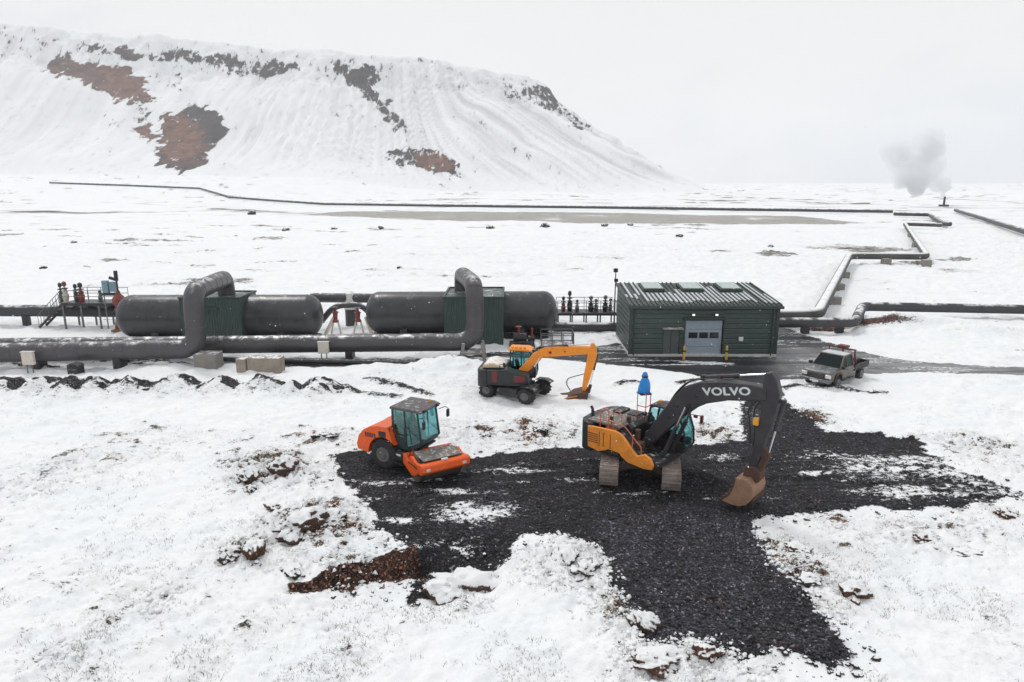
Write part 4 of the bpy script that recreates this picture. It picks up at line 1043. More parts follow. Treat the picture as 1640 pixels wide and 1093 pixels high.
def paint_clod(name, c, snow, rough=.95):
    m, t, b, o = newmat(name); co = t.nodes.new('ShaderNodeTexCoord').outputs['Object']
    n1 = noise(t, co, 5, 5, .7); n2 = noise(t, co, 22, 3, .6)
    g = t.nodes.new('ShaderNodeNewGeometry'); sx = t.nodes.new('ShaderNodeSeparateXYZ'); t.links.new(g.outputs['Normal'], sx.inputs[0])
    f = maprange(t, math_(t, 'ADD', sx.outputs[2], math_(t, 'MULTIPLY_ADD', n1, 1.6, -.8)), snow, snow + .18)
    hs = t.nodes.new('ShaderNodeHueSaturation'); hs.inputs['Color'].default_value = (*c, 1)
    t.links.new(math_(t, 'MULTIPLY_ADD', n2, 2.4, -.2), hs.inputs['Value'])
    t.links.new(mixc(t, f, hs.outputs[0], SNOW), b.inputs['Base Color']); b.inputs['Roughness'].default_value = rough
    t.links.new(bump(t, n2, .8, .04), b.inputs['Normal']); MAT[name] = m
paint_clod('turf_brown', (.10, .045, .028), .55); paint_clod('turf_dark', (.045, .036, .032), .58); paint_clod('turf_snowy', (.075, .042, .03), .34)
paint_clod('lava', (.05, .045, .045), .55)
lump('boulder', 403, 344, 1.5, 'lava', 'lone black boulder out on the snow plain at left', 'boulder', seed=2, flat=.9)
FARROCK = [(873,364,1.3),(785,367,1.0),(968,363,.9),(1010,362,.9),(458,370,.9),(535,368,.8),(1087,380,.8),(1235,397,.6),(610,366,.7),(120,390,.6),(640,430,.4),(70,430,.4)]
for i, (a, b_, s) in enumerate(FARROCK):
    lump('rock', a, b_, s, 'lava', 'small dark rock scattered far out on the snow plain', 'rock', 'far rocks on the snow plain', seed=20 + i, flat=.7)
# steam vent and plume
vp = P(1511, 331, 0); vp.z = gz(vp.x, vp.y)
t = thing('steam_vent', vp, 0, 'small dark vent pipe out on the plain, steam pouring from it', 'vent')
MB().cyl((0, 0, -.5), (0, 0, 5.0), .55, .5).build('stack', 'steel_dark', t)
MB().box(-2.0, 2.0, -1.2, 1.2, -.5, 1.0).build('base', 'steel_dark', t, .1)
def plume():
    base = vp + Vector((0, 0, 5.6)); D = vp.y
    blobs = []
    rnd = random.Random(5)
    for (px_, py_, r_) in [(1511,312,5),(1515,302,9),(1512,292,12),(1500,296,13),(1490,285,17),(1504,277,16),(1474,284,20),(1458,278,22),(1446,262,22),(1432,252,18),(1425,240,15),(1440,240,18),(1462,250,24),(1482,250,22),(1484,232,19),(1494,222,16),(1472,226,16),(1480,218,13),(1497,240,16),(1445,285,17),(1500,262,16),(1468,300,14),(1516,284,9),(1436,272,12)]:
        yy = D + rnd.uniform(-4, 4); q = PY(px_, py_, yy); blobs.append((q, r_ * yy / F))
    mb = MB()
    bm = bmesh.new()
    for q, r_ in blobs:
        m_ = Matrix.Translation(q - base) @ Matrix.Scale(r_, 4); bmesh.ops.create_icosphere(bm, subdivisions=3, radius=1, matrix=m_)
    me = bpy.data.meshes.new('steam_plume'); bm.to_mesh(me); bm.free()
    o = bpy.data.objects.new('steam_plume', me); col.objects.link(o); o.location = base
    rm = o.modifiers.new('remesh', 'REMESH'); rm.mode = 'VOXEL'; rm.voxel_size = .55
    tx = bpy.data.textures.new('billow', 'CLOUDS'); tx.noise_scale = 5.0; tx.noise_depth = 5
    dm = o.modifiers.new('billow', 'DISPLACE'); dm.texture = tx; dm.strength = 4.5; dm.mid_level = .5
    m = bpy.data.materials.new('steam'); m.use_nodes = True; t = m.node_tree; t.nodes.clear()
    o_ = t.nodes.new('ShaderNodeOutputMaterial'); v = t.nodes.new('ShaderNodeVolumePrincipled')
    v.inputs['Color'].default_value = (.948, .955, .966, 1); v.inputs['Anisotropy'].default_value = .2
    co = t.nodes.new('ShaderNodeTexCoord').outputs['Object']
    n = noise(t, co, .13, 6, .65)
    sx = t.nodes.new('ShaderNodeSeparateXYZ'); t.links.new(co, sx.inputs[0]); near_ = maprange(t, sx.outputs[2], 10, 0, .0, .35)
    t.links.new(math_(t, 'ADD', maprange(t, n, .385, .61, .0, .32), near_), v.inputs['Density'])
    t.links.new(v.outputs[0], o_.inputs['Volume']); me.materials.append(m)
    tag(o, 'pale grey cloud of steam drifting left above the distant vent', 'steam', kind='stuff')
plume()
# ------------------------------------------------------------------ machine materials
paint('orange_volvo', (.86, .30, .035), .42, 0, .28, (.30, .13, .04), scale=2.2)
MAT['orange_volvo'].name = 'orange paint'
paint('charcoal', (.034, .032, .040), .45, .1, .35, (.09, .08, .07), snow=.10, scale=2)
paint('dark_grey', (.018, .020, .024), .5, .1, .4, (.07, .06, .05), snow=.25, scale=2)
paint('track_mud', (.27, .225, .20), .9, .1, .6, (.10, .075, .06), snow=.25, bumpy=.6, scale=3)
paint('under_mud', (.060, .040, .034), .9, 0, .5, (.10, .07, .05), snow=.3, scale=3)
paint('bucket_rust', (.34, .20, .13), .75, .1, .55, (.18, .10, .07), snow=.15, bumpy=.5, scale=2)
paint('linkage_brown', (.10, .050, .035), .7, .2, .5, (.04, .03, .03), snow=.1, scale=4)
paint('rail_red', (.62, .16, .08), .5, 0, .2)
paint('chrome', (.75, .76, .78), .15, 1, .05)
paint('roller_orange', (.86, .115, .010), .40, 0, .22, (.35, .08, .03), snow=.05, scale=2)
paint('digger_yellow', (.90, .29, .022), .42, 0, .22, (.35, .16, .04), snow=.12, scale=2.5)
paint('tyre', (.022, .022, .024), .85, 0, .5, (.08, .07, .065), snow=.12, scale=4)
paint('rim_dark', (.15, .15, .15), .5, .3, .3)
paint('teal_body', (.016, .042, .050), .45, .1, .3, (.05, .05, .05), scale=3)
paint('roof_grey', (.11, .10, .105), .6, .1, .3, snow=.25, scale=2)
paint('plate_grey', (.20, .18, .16), .7, .3, .4, (.10, .08, .07), snow=.3, scale=3)
paint('drum_steel', (.15, .12, .10), .55, .5, .5, (.08, .05, .04), scale=3)
paint('seat_black', (.02, .02, .022), .7)
paint('digger_dark', (.020, .030, .032), .45, .1, .3, (.05, .04, .04))
paint('dark_red', (.16, .02, .022), .5, 0, .3, snow=.05)
paint('truck_paint', (.15, .125, .11), .38, .35, .4, (.10, .08, .07), snow=.2, scale=2.5)
paint('truck_silver', (.17, .19, .195), .35, .5, .4, snow=.3, scale=2.5)
paint('truck_dark', (.030, .028, .034), .55, .1, .3, snow=.3)
paint('headlight', (.75, .75, .73), .12, .2, 0)
paint('rear_red', (.35, .03, .02), .25)
paint('plate_white', (.75, .76, .78), .5)
paint('blue_cover', (.015, .27, .72), .45, 0, .2, (.01, .08, .3), snow=.08, bumpy=.5, scale=4)
paint('orange_lamp', (.85, .38, .03), .4)
paint('tan_canvas', (.62, .46, .28), .8, 0, .4, (.7, .66, .6), snow=.7, scale=3)
def glass(name, tint, refl=.10):
    m = bpy.data.materials.new(name); m.use_nodes = True; t = m.node_tree; t.nodes.clear()
    o_ = t.nodes.new('ShaderNodeOutputMaterial'); tr = t.nodes.new('ShaderNodeBsdfTransparent'); tr.inputs[0].default_value = (*tint, 1)
    gl = t.nodes.new('ShaderNodeBsdfGlossy'); gl.inputs['Roughness'].default_value = .04; gl.inputs['Color'].default_value = (.8, .95, .95, 1)
    fr = t.nodes.new('ShaderNodeFresnel'); fr.inputs[0].default_value = 1.5
    mx_ = t.nodes.new('ShaderNodeMixShader'); t.links.new(math_(t, 'MULTIPLY_ADD', fr.outputs[0], .45, refl, clamp=True), mx_.inputs[0])
    t.links.new(tr.outputs[0], mx_.inputs[1]); t.links.new(gl.outputs[0], mx_.inputs[2]); t.links.new(mx_.outputs[0], o_.inputs[0]); MAT[name] = m
glass('cab_glass', (.58, .80, .81), .03); glass('dark_glass', (.04, .12, .10), .02)

def pane(parent, quad, mat='cab_glass', name='window', th=.02):
    q = [Vector(v) for v in quad]; nn = (q[1] - q[0]).cross(q[2] - q[0]).normalized() * th
    n = len(q); vs = q + [v + nn for v in q]
    return MB().add(vs, [tuple(range(n)), tuple(range(2 * n - 1, n - 1, -1))] + [(i, (i + 1) % n, (i + 1) % n + n, i + n) for i in range(n)]).build(name, mat, parent)
def wheel(parent, c, r, w, side=1, mat='tyre', rim='rim_dark', lugs=0, rimr=.5):
    """axle along local Y"""
    c = Vector(c)
    p = [(r * rimr, -w / 2 + .03), (r * .82, -w / 2), (r * .95, -w * .42), (r, -w * .3), (r, w * .3), (r * .95, w * .42), (r * .82, w / 2), (r * rimr, w / 2 - .03)]
    b = MB().lathe(p, c, 'y', 28)
    if lugs:
        for k in range(lugs):
            a = 2 * math.pi * k / lugs
            for s in (-1, 1):
                M = Matrix.Translation(c) @ Matrix.Rotation(a + (s * .5) * 2 * math.pi / lugs * .5, 4, 'Y')
                b.box(-.03, .03, min(0, s * w * .46), max(0, s * w * .46), r - .03, r + .035, M)
    ty = b.build('tyre', mat, parent, sharp=.5)
    s = side
    MB().lathe([(r * rimr + .01, w * .4), (r * rimr + .01, w * .5 + .012), (r * rimr * .88, w * .5 + .016), (r * rimr * .8, w * .49), (r * .22, w * .487), (r * .18, w * .5 + .05), (.01, w * .5 + .06)] if s > 0 else
               [(.01, -w * .5 - .06), (r * .18, -w * .5 - .05), (r * .22, -w * .487), (r * rimr * .8, -w * .49), (r * rimr * .88, -w * .5 - .016), (r * rimr + .01, -w * .5 - .012), (r * rimr + .01, -w * .4)], c, 'y', 20).build('rim', rim, ty, sharp=.5)
    return ty
def cylinder_ram(parent, a, b, r, split=.55, name='hydraulic_ram', mat='charcoal'):
    a = Vector(a); b = Vector(b); m = a.lerp(b, split)
    o = MB().cyl(a, m, r, n=14).cyl(m, m + (b - a).normalized() * .06, r * 1.15, n=14).build(name, mat, parent)
    MB().cyl(m, b, r * .55, n=12).build('rod', 'chrome', o)
    return o
def rails(parent, segs, r=.022, name='handrail', mat='rail_red'):
    m = MB()
    for s in segs: m.tube(s, r, 6)
    return m.build(name, mat, parent)
def fitground(px_list=None): pass

# ------------------------------------------------------------------ big crawler excavator
EX = Vector((5.35, 26.6)); EXZ = gz(EX.x, EX.y) ; EXH = R(-41)
t = thing('excavator', (EX.x, EX.y, EXZ), EXH, 'big orange and charcoal tracked excavator with rusty bucket down on the black gravel', 'excavator', None)
ex = t
UM = Matrix.Rotation(R(-101) - EXH, 4, 'Z')
L_, rr_ = 3.4, .43
for sgn in (-1, 1):
    yc = sgn * 1.22; b = MB(UM); n = 46; per = 2 * (L_ - 2 * rr_) + 2 * math.pi * rr_
    st = L_ - 2 * rr_
    def onpath(s):
        s %= per
        if s < st: return (-st / 2 + s, 2 * rr_ + .02, 0)
        s -= st
        if s < math.pi * rr_: a = math.pi / 2 - s / rr_; return (st / 2 + rr_ * math.cos(a), rr_ + .02 + rr_ * math.sin(a), math.pi / 2 - a)
        s -= math.pi * rr_
        if s < st: return (st / 2 - s, .02, math.pi)
        s -= st; a = -math.pi / 2 - s / rr_; return (-st / 2 + rr_ * math.cos(a), rr_ + .02 + rr_ * math.sin(a), math.pi + s / rr_)
    for k in range(n):
        x_, z_, a_ = onpath(per * k / n)
        M = Matrix.Translation((x_, yc, z_)) @ Matrix.Rotation(a_, 4, 'Y')
        b.box(-per / n * .46, per / n * .46, -.37, .37, -.05, 0, M); b.box(-.02, .02, -.36, .36, 0, .035, M)
    tr = b.build('track', 'track_mud', t, sharp=.4)
    b = MB(UM).prism([(-st / 2, .14), (st / 2, .14), (st / 2 + .25, .46), (st / 2, .78), (-st / 2, .78), (-st / 2 - .25, .46)], yc - .24, yc + .24)
    for k in range(7): b.cyl((-st / 2 + .15 + k * (st - .3) / 6, yc - .29, .16), (-st / 2 + .15 + k * (st - .3) / 6, yc + .29, .16), .11, n=10)
    b.cyl((st / 2, yc - .3, rr_ + .02), (st / 2, yc + .3, rr_ + .02), .33, n=18).cyl((-st / 2, yc - .3, rr_ + .02), (-st / 2, yc + .3, rr_ + .02), .33, n=18)
    b.build('roller_frame', 'under_mud', t)
b = MB(UM)
b.prism([(-1.0, .48), (-.86, .56), (-.5, .70), (0, .76), (.5, .70), (.86, .56), (1.0, .48), (1.0, .66), (.7, .84), (.4, .94), (-.4, .94), (-.7, .84), (-1.0, .66)], -.62, 1.0, 'x') if False else None
b.prism([(-1.02, .30), (-.80, .50), (-.45, .66), (0, .70), (.45, .66), (.80, .50), (1.02, .30), (1.02, .62), (.7, .86), (.4, .96), (-.4, .96), (-.7, .86), (-1.02, .62)], -.9, 1.15, 'x')
b.build('car_body', 'under_mud', t, .03)
MB().cyl((0, 0, .92), (0, 0, 1.06), .62, n=28).build('slew_ring', 'dark_grey', t)
# house
MB().prism([(-1.75, -1.25), (1.35, -1.25), (1.5, -1.1), (1.5, 1.1), (1.35, 1.3), (-1.75, 1.3)], 1.02, 1.22, 'z').build('deck', 'dark_grey', t, .02)
cw = [(-1.55, -1.34), (-1.75, -1.36), (-2.1, -1.25), (-2.32, -.9), (-2.42, 0), (-2.32, .9), (-2.1, 1.25), (-1.75, 1.36), (-1.55, 1.34)]
MB().prism(cw, .98, 2.22, 'z').build('counterweight', 'dark_grey', t, .06)
pan = [(-1.72, 1.20), (-1.74, 2.0), (-.45, 2.06), (-.1, 1.98), (.42, 1.52), (.62, 1.36), (.95, 1.50), (1.22, 1.40), (1.36, 1.16), (1.30, .98), (.95, .93), (.2, 1.0), (-.1, 1.18), (-.18, 1.27), (-.72, 1.30), (-.86, 1.22), (-1.2, 1.10)]
pan = [(x_ + .0, 1.2 + (z_ - 1.2) * (1.14 if z_ > 1.2 else 1.0)) for x_, z_ in pan]
sp_ = MB().prism(pan, -1.40, -1.27).build('side_panel', 'orange_volvo', t, .03)
for xx in (-1.15, -.95, -.62): MB().box(xx, xx + .02, -1.415, -1.40, 1.36, 1.98).build('panel_joint', 'linkage_brown', sp_)
MB().cyl((1.05, -1.44, 1.22), (1.05, -1.40, 1.22), .14, n=18).build('filler_cap', 'orange_volvo', sp_, .01)
MB().box(-.70, -.22, -1.43, -1.38, 1.16, 1.27).build('step', 'dark_grey', t, .02)
MB().prism([(-1.72, 1.2), (-1.74, 2.0), (-.45, 2.06), (.2, 1.6), (.6, 1.3), (1.3, 1.22), (1.3, 1.2)], -1.27, -.55).build('tool_box', 'dark_grey', t, .03)
MB().prism([(-1.75, 1.2), (-1.75, 2.22), (-.3, 2.26), (-.1, 2.1), (-.1, 1.2)], -.55, 1.3).build('engine_hood', 'dark_grey', t, .05)
MB().prism([(-1.9, 2.2), (-1.9, 2.30), (-.5, 2.32), (-.35, 2.2)], -1.15, 1.1).build('hood_lid', 'plate_grey', t, .03)
MB().cyl((-1.95, -.7, 2.2), (-1.98, -.7, 2.62), .075, .06, n=12).cyl((-1.98, -.7, 2.6), (-2.06, -.7, 2.70), .06, n=12).build('exhaust', 'dark_grey', t)
MB().cyl((-.45, -.3, 2.28), (-.45, -.3, 2.5), .1).build('air_intake', 'linkage_brown', t, .02)
MB().cyl((.1, -.45, 1.6), (.1, -.45, 2.1), .12).build('filter_housing', 'linkage_brown', t, .02)
MB().box(.2, .5, -.9, -.5, 1.4, 1.7).build('battery_box', 'linkage_brown', t, .02)
MB().box(.15, .45, .0, .3, 1.2, 1.9).build('boom_mount', 'linkage_brown', t, .02)
MB().box(-1.05, -.55, -1.1, -.75, 2.04, 2.16).build('red_hatch', 'rail_red', t, .03)
# handrails on the hood
rails(t, [[(-1.25, -1.2, 1.95), (-1.25, -1.2, 2.85), (-1.1, -1.2, 2.95), (-.95, -1.2, 2.95), (-.85, -1.2, 2.85), (-.85, -1.2, 1.95)], [(-1.25, -1.2, 2.45), (-.85, -1.2, 2.45)],
          [(-.62, -1.2, 1.95), (-.62, -1.2, 2.85), (-.5, -1.2, 2.95), (-.35, -1.2, 2.95), (-.25, -1.2, 2.85), (-.25, -1.2, 2.4)], [(-.62, -1.2, 2.45), (-.25, -1.2, 2.45)],
          [(-.85, -1.2, 2.45), (-.62, -1.2, 2.45)]])
rails(t, [[(-.25, -1.25, 2.45), (0, -1.28, 2.4), (.75, -1.3, 1.75), (.78, -1.3, 1.3)], [(.35, -1.3, 2.1), (.35, -1.3, 1.5)]])
rails(t, [[(.0, .25, 2.2), (.0, .25, 3.4), (.0, .62, 3.4), (.0, .62, 2.2)], [(.0, .25, 2.85), (.0, .62, 2.85)], [(-.4, .25, 2.2), (-.4, .25, 3.4), (0, .25, 3.4)], [(-.4, .25, 2.85), (0, .25, 2.85)]])
for q in ((-.75, -1.12, 2.5), (.05, .1, 2.55), (.3, .1, 2.6)):
    MB().box(q[0] - .07, q[0] + .07, q[1] - .06, q[1] + .06, q[2], q[2] + .15).cyl((q[0], q[1], q[2] - .3), (q[0], q[1], q[2]), .02, n=6).build('work_light', 'black', t, .02)
# cab on the far side of the boom
cab = MB()
c0, c1 = .48, 1.30          # width in Y
prof = [(.05, 1.22), (.02, 2.30), (.10, 2.82), (.35, 2.92), (1.15, 2.90), (1.42, 2.70), (1.66, 2.05), (1.70, 1.45), (1.55, 1.22)]
for yy in (c0, c1):
    cab.tube([(p[0], yy, p[1]) for p in prof], .05, 6); 
    cab.bar((.85, yy, 1.22), (.85, yy, 2.9), .08); cab.box(.05, 1.6, yy - .03, yy + .03, 1.22, 1.62)
cab.box(.08, 1.2, c0, c1, 2.86, 2.94); cab.box(.02, .12, c0, c1, 1.22, 2.1); cab.box(.05, 1.6, c0, c1, 1.18, 1.26); cab.box(1.5, 1.66, c0 + .04, c1 - .04, 1.22, 1.42)
cab.bar((1.42, c0, 2.70), (1.42, c1, 2.70), .06)
cb = cab.build('cab', 'dark_grey', t, .015)
fr_ = [(1.40, 2.68), (1.64, 2.05), (1.68, 1.45)]
for i in range(2):
    a, b_ = fr_[i], fr_[i + 1]; pane(cb, [(a[0], c0 + .04, a[1]), (a[0], c1 - .04, a[1]), (b_[0], c1 - .04, b_[1]), (b_[0], c0 + .04, b_[1])], name='windscreen')
pane(cb, [(.9, c0, 2.84), (1.15, c0, 2.84), (1.38, c0, 2.68), (1.62, c0, 2.05), (1.66, c0, 1.64), (.9, c0, 1.64)]); pane(cb, [(.1, c0, 1.64), (.1, c0, 2.8), (.8, c0, 2.84), (.8, c0, 1.64)])
pane(cb, [(.9, c1, 2.84), (1.15, c1, 2.84), (1.38, c1, 2.68), (1.62, c1, 2.05), (1.66, c1, 1.64), (.9, c1, 1.64)]); pane(cb, [(.1, c1, 1.64), (.1, c1, 2.8), (.8, c1, 2.84), (.8, c1, 1.64)])
MB().prism([(.35, 1.26), (.35, 1.75), (.25, 2.4), (.42, 2.42), (.52, 1.85), (.95, 1.8), (.95, 1.26)], .68, 1.12).build('seat', 'seat_black', cb, .04)
MB().box(1.15, 1.32, c0 + .02, c1 - .02, 2.93, 3.02).build('sun_visor', 'lamp_white', cb, .02)
MB().box(1.62, 1.78, 1.30, 1.38, 2.5, 2.62).cyl((1.45, 1.34, 2.6), (1.95, 1.42, 2.6), .02, n=6).box(1.88, 1.98, 1.36, 1.50, 2.30, 2.62).build('mirror', 'dark_red', cb, .02)
# boom
bm_c = [(.42, 1.62, .22), (.95, 2.38, .30), (1.65, 3.30, .40), (2.15, 3.84, .46), (2.7, 4.14, .42), (3.6, 4.40, .36), (4.6, 4.52, .30), (5.05, 4.55, .22)]
def band(cl):
    up, dn = [], []
    for i, (x, z, h) in enumerate(cl):
        a = Vector(cl[max(i - 1, 0)][:2]); b_ = Vector(cl[min(i + 1, len(cl) - 1)][:2]); d = (b_ - a).normalized(); n_ = Vector((-d.y, d.x))
        up.append((x + n_.x * h, z + n_.y * h)); dn.append((x - n_.x * h, z - n_.y * h))
    return up + dn[::-1]
boom = MB().prism(band(bm_c), -.27, .20).build('boom', 'charcoal', t, .04)
MB().cyl((.45, -.42, 1.62), (.45, .34, 1.62), .2, n=16).cyl((2.1, -.32, 3.5), (2.1, .24, 3.5), .12, n=14).build('pivot_pin', 'dark_grey', boom, .01)
# hose runs on the boom
hs_ = MB()
for k, yy in enumerate((-.15, -.05, .06)):
    hs_.tube(fillet([(.9, yy, 2.75), (1.55, yy, 3.95), (2.05, yy, 4.50), (2.9, yy, 4.72), (3.8, yy, 4.88)], .4, 4), .03, 6)
hs_.build('hose', 'black', boom)
# lettering
fc = bpy.data.curves.new('lettering', 'FONT'); fc.body = 'VOLVO'; fc.size = .44; fc.extrude = .012; fc.offset = .012; fc.align_x = 'CENTER'; fc.space_character = 1.05
fo = bpy.data.objects.new('tmp', fc); col.objects.link(fo); dg = bpy.context.evaluated_depsgraph_get(); me = bpy.data.meshes.new_from_object(fo.evaluated_get(dg)); bpy.data.objects.remove(fo)
me.materials.clear(); me.materials.append(MAT['plate_white']); lo = bpy.data.objects.new('lettering', me); col.objects.link(lo); lo.parent = boom
lo.location = (3.62, -.285, 4.26); lo.rotation_euler = (R(90), R(-12), 0); lo.scale = (1.22, .92, 1)
# rams
for yy in (-.42, .34): cylinder_ram(t, (1.25, yy, 1.28), (2.1, yy, 3.5), .085, .6)
cylinder_ram(t, (2.55, -.03, 4.68), (5.0, -.03, 5.26), .085, .55)
# arm
ar_c = [(5.02, 5.34, .12), (5.12, 5.05, .24), (5.18, 4.6, .32), (5.16, 4.1, .26), (5.02, 3.1, .20), (4.84, 2.2, .16), (4.72, 1.62, .15)]
arm = MB().prism(band(ar_c), -.22, .14).build('arm', 'charcoal', t, .04)
cylinder_ram(arm, (5.62, -.04, 4.35), (5.24, -.04, 2.35), .075, .52)
MB().bar((5.45, -.04, 4.35), (5.7, -.04, 4.38), .12).build('ram_bracket', 'charcoal', arm)
MB().tube(fillet([(4.75, -.2, 4.3), (4.4, -.22, 3.9), (4.55, -.2, 3.3), (4.6, -.2, 2.6)], .3, 4), .03, 6).tube(fillet([(4.75, .12, 4.2), (4.5, .12, 3.8), (4.62, .12, 3.0), (4.6, .12, 2.4)], .3, 4), .03, 6).build('hose', 'black', arm)
MB().box(4.66, 4.86, -.30, -.12, 3.35, 3.62).build('coupler_block', 'orange_lamp', arm, .03)
MB().prism([(5.02, 2.62), (5.3, 2.36), (5.32, 2.22), (5.08, 1.62), (4.92, 1.5), (4.86, 1.64), (5.02, 2.1), (4.88, 2.5)], -.17, .10).build('bucket_link', 'linkage_brown', arm, .02)
# quick coupler and bucket
MB().prism([(4.5, 1.72), (4.9, 1.76), (5.12, 1.58), (5.08, 1.25), (4.85, 1.05), (4.45, 1.2)], -.3, .22).build('quick_coupler', 'linkage_brown', t, .03)
bo = [(4.36, 1.22), (4.90, 1.26), (5.10, 1.05), (5.18, .75), (5.12, .40), (4.90, .12), (4.58, -.02), (4.18, -.04), (3.80, .04)]
bi = [(3.82, .09), (4.2, .03), (4.56, .05), (4.84, .18), (5.03, .44), (5.08, .75), (5.0, .98), (4.86, 1.16), (4.40, 1.13)]
bk = MB().prism(bo + bi, -.75, .67)
side = [(4.36, 1.22), (4.90, 1.26), (5.10, 1.05), (5.18, .75), (5.12, .40), (4.90, .12), (4.58, -.02), (4.18, -.04), (3.80, .04), (4.12, .36), (4.30, .80)]
bk.prism(side, -.79, -.752).prism(side, .672, .71)
SB = lambda vs: [(4.62 + (x - 4.7) * .84, y * .84, 1.34 + (z - 1.25) * .86) for x, y, z in vs]
bk.v = SB(bk.v)
bkt = bk.build('bucket', 'bucket_rust', t, .02)
for yy in (-.80, .70):
    sc_ = MB().tube([(4.36, yy + .01, 1.2), (4.29, yy + .01, .80), (4.11, yy + .01, .36), (3.80, yy + .01, .06)], .035, 6); sc_.v = SB(sc_.v); sc_.build('side_cutter', 'linkage_brown', bkt)
wr_ = MB()
for xx, zz, xe, ze in ((5.19, .75, 5.13, .40), (4.59, -.04, 4.18, -.06)): wr_.box(min(xx, xe) - .02, max(xx, xe) + .02, -.74, .66, min(zz, ze) - .02, min(zz, ze) + .04)
wr_.v = SB(wr_.v); wr_.build('wear_strip', 'linkage_brown', bkt)
bt = MB()
for k in range(5):
    yy = -.68 + k * .32; bt.prism([(3.98, -.03), (3.98, .12), (3.66, .05), (3.66, .02)], yy - .055, yy + .055)
bt.v = SB(bt.v)
bt.build('tooth', 'linkage_brown', bkt, .01)
# blue cover on the hood rail: sits on top of the guard rail
cp_ = Matrix.Translation((EX.x, EX.y, EXZ)) @ Matrix.Rotation(EXH, 4, 'Z') @ Vector((-.2, .42, 3.40))
t = thing('blue_cover', cp_, R(15), 'bright blue plastic cover tied over a device on top of the orange handrail', 'cover')
pr = [(.02, 0), (.30, .0), (.33, .06), (.30, .2), (.27, .38), (.23, .52), (.16, .62), (.12, .70), (.14, .78), (.11, .86), (.02, .9)]
b = MB().lathe(pr, n=26); 
b.v = [(x * (1 + .10 * math.sin(5 * math.atan2(y, x) + z * 7) + .05 * math.sin(11 * math.atan2(y, x) - z * 9)) * .95, y * (1 + .10 * math.sin(5 * math.atan2(y, x) + z * 7)) * .8, z) for x, y, z in b.v]
b.v = [(x * .84, y * .84, z) for x, y, z in b.v]
b.build('plastic_sheet', 'blue_cover', t, sharp=1.2)
MB().lathe([(.125, .67), (.14, .69), (.14, .72), (.125, .74)], n=16).build('tie', 'black', t)
MB().cyl((0, 0, -.12), (0, 0, .1), .04, n=8).box(-.24, .24, -.22, .22, -.05, .0).build('mount', 'dark_grey', t)

# extra fittings on the crawler
for k, (xx, zz) in enumerate(((1.35, 2.85), (2.45, 3.95), (3.05, 4.2), (4.35, 4.45))): MB().cyl((xx, -.29, zz), (xx, .22, zz), .07, n=10).build('boss', 'dark_grey', boom)
MB().box(3.2, 3.3, -.2, .12, 4.78, 4.92).build('hose_clamp', 'linkage_brown', boom); MB().box(2.5, 2.62, -.16, .1, 4.58, 4.78).build('ram_lug', 'dark_grey', boom)
MB().tube(fillet([(.6, -.1, 1.9), (.75, -.2, 2.6), (1.35, -.2, 3.3), (1.7, -.3, 3.4)], .3, 4), .03, 6).tube(fillet([(.55, .02, 1.9), (.72, .05, 2.7), (1.3, .05, 3.5)], .3, 4), .03, 6).build('hose', 'black', boom)
MB().box(-2.0, -1.75, -1.385, -1.37, 1.15, 2.1).build('corner_cover', 'teal_body', ex, .01)
for k in range(5): MB().box(-1.68 + 0 * k, -1.2, -1.415, -1.405, 1.45 + k * .09, 1.48 + k * .09).build('louvre', 'linkage_brown', sp_)
MB().box(-1.55, -1.1, .2, .9, 2.3, 2.42).build('fan_cover', 'dark_grey', ex, .03); MB().box(-.9, -.45, .3, .9, 2.3, 2.38).build('hatch', 'charcoal', ex, .02)
MB().bar((1.44, .7, 2.68), (1.66, .95, 2.1), .02).build('wiper', 'black', cb)
MB().lathe([(.07, 2.94), (.07, 3.06), (.02, 3.08)], (.3, .9, 0), n=10).build('beacon', 'orange_lamp', cb)
# ------------------------------------------------------------------ soil roller
RH = R(-27); 
rw = PG(604, 751); RR = .74
# origin under the rear axle centre
rp = Vector((rw.x, rw.y)) + Vector((-math.sin(RH), math.cos(RH))) * .95
t = thing('road_roller', (rp.x, rp.y, gz(rw.x, rw.y)), RH, 'orange road roller with teal glass cab standing at the left end of the black gravel', 'road roller')
rl = t; t.scale = (.9, .9, .9); t.location.x += .32
for s in (-1, 1): wheel(t, (0, s * .86, RR), RR, .56, s, lugs=16, rimr=.48)
MB().cyl((0, -.7, RR), (0, .7, RR), .18).box(-.5, 1.5, -.5, .5, .55, 1.0).build('rear_frame', 'dark_grey', t, .03)
# engine hood: arched fender shape
hood = [(-1.52, .62), (-1.56, 1.0), (-1.42, 1.45), (-1.12, 1.80), (-.70, 2.02), (-.25, 2.12), (.28, 2.14), (.34, 1.1), (.05, 1.22)]
arch = [(.75 * .98 * math.cos(a) * 1.12, RR + .86 * math.sin(a)) for a in [R(d) for d in range(32, 186, 14)]]
hd_ = [(-1.50, .78), (-1.56, 1.05), (-1.42, 1.48), (-1.12, 1.82), (-.70, 2.04), (-.25, 2.13), (.30, 2.14), (.62, 1.25)] + [(.86 * math.cos(R(d)), RR + .86 * math.sin(R(d))) for d in range(40, 190, 12)]
for (ya, yb2) in ((-1.12, -.62), (.62, 1.12)): MB().prism(hd_, ya, yb2).build('fender', 'roller_orange', t, .07)
MB().prism([(-1.50, .70), (-1.56, 1.05), (-1.42, 1.46), (-1.12, 1.80), (-.70, 2.02), (-.25, 2.11), (.30, 2.12), (.30, .70)], -.62, .62).build('engine_hood', 'roller_orange', t, .05)
MB().box(-1.64, -1.5, -.5, .5, .5, .95).build('rear_bumper', 'dark_grey', t, .04)
MB().cyl((-.35, .45, 2.1), (-.35, .45, 2.5), .05, n=10).build('exhaust', 'dark_grey', t)
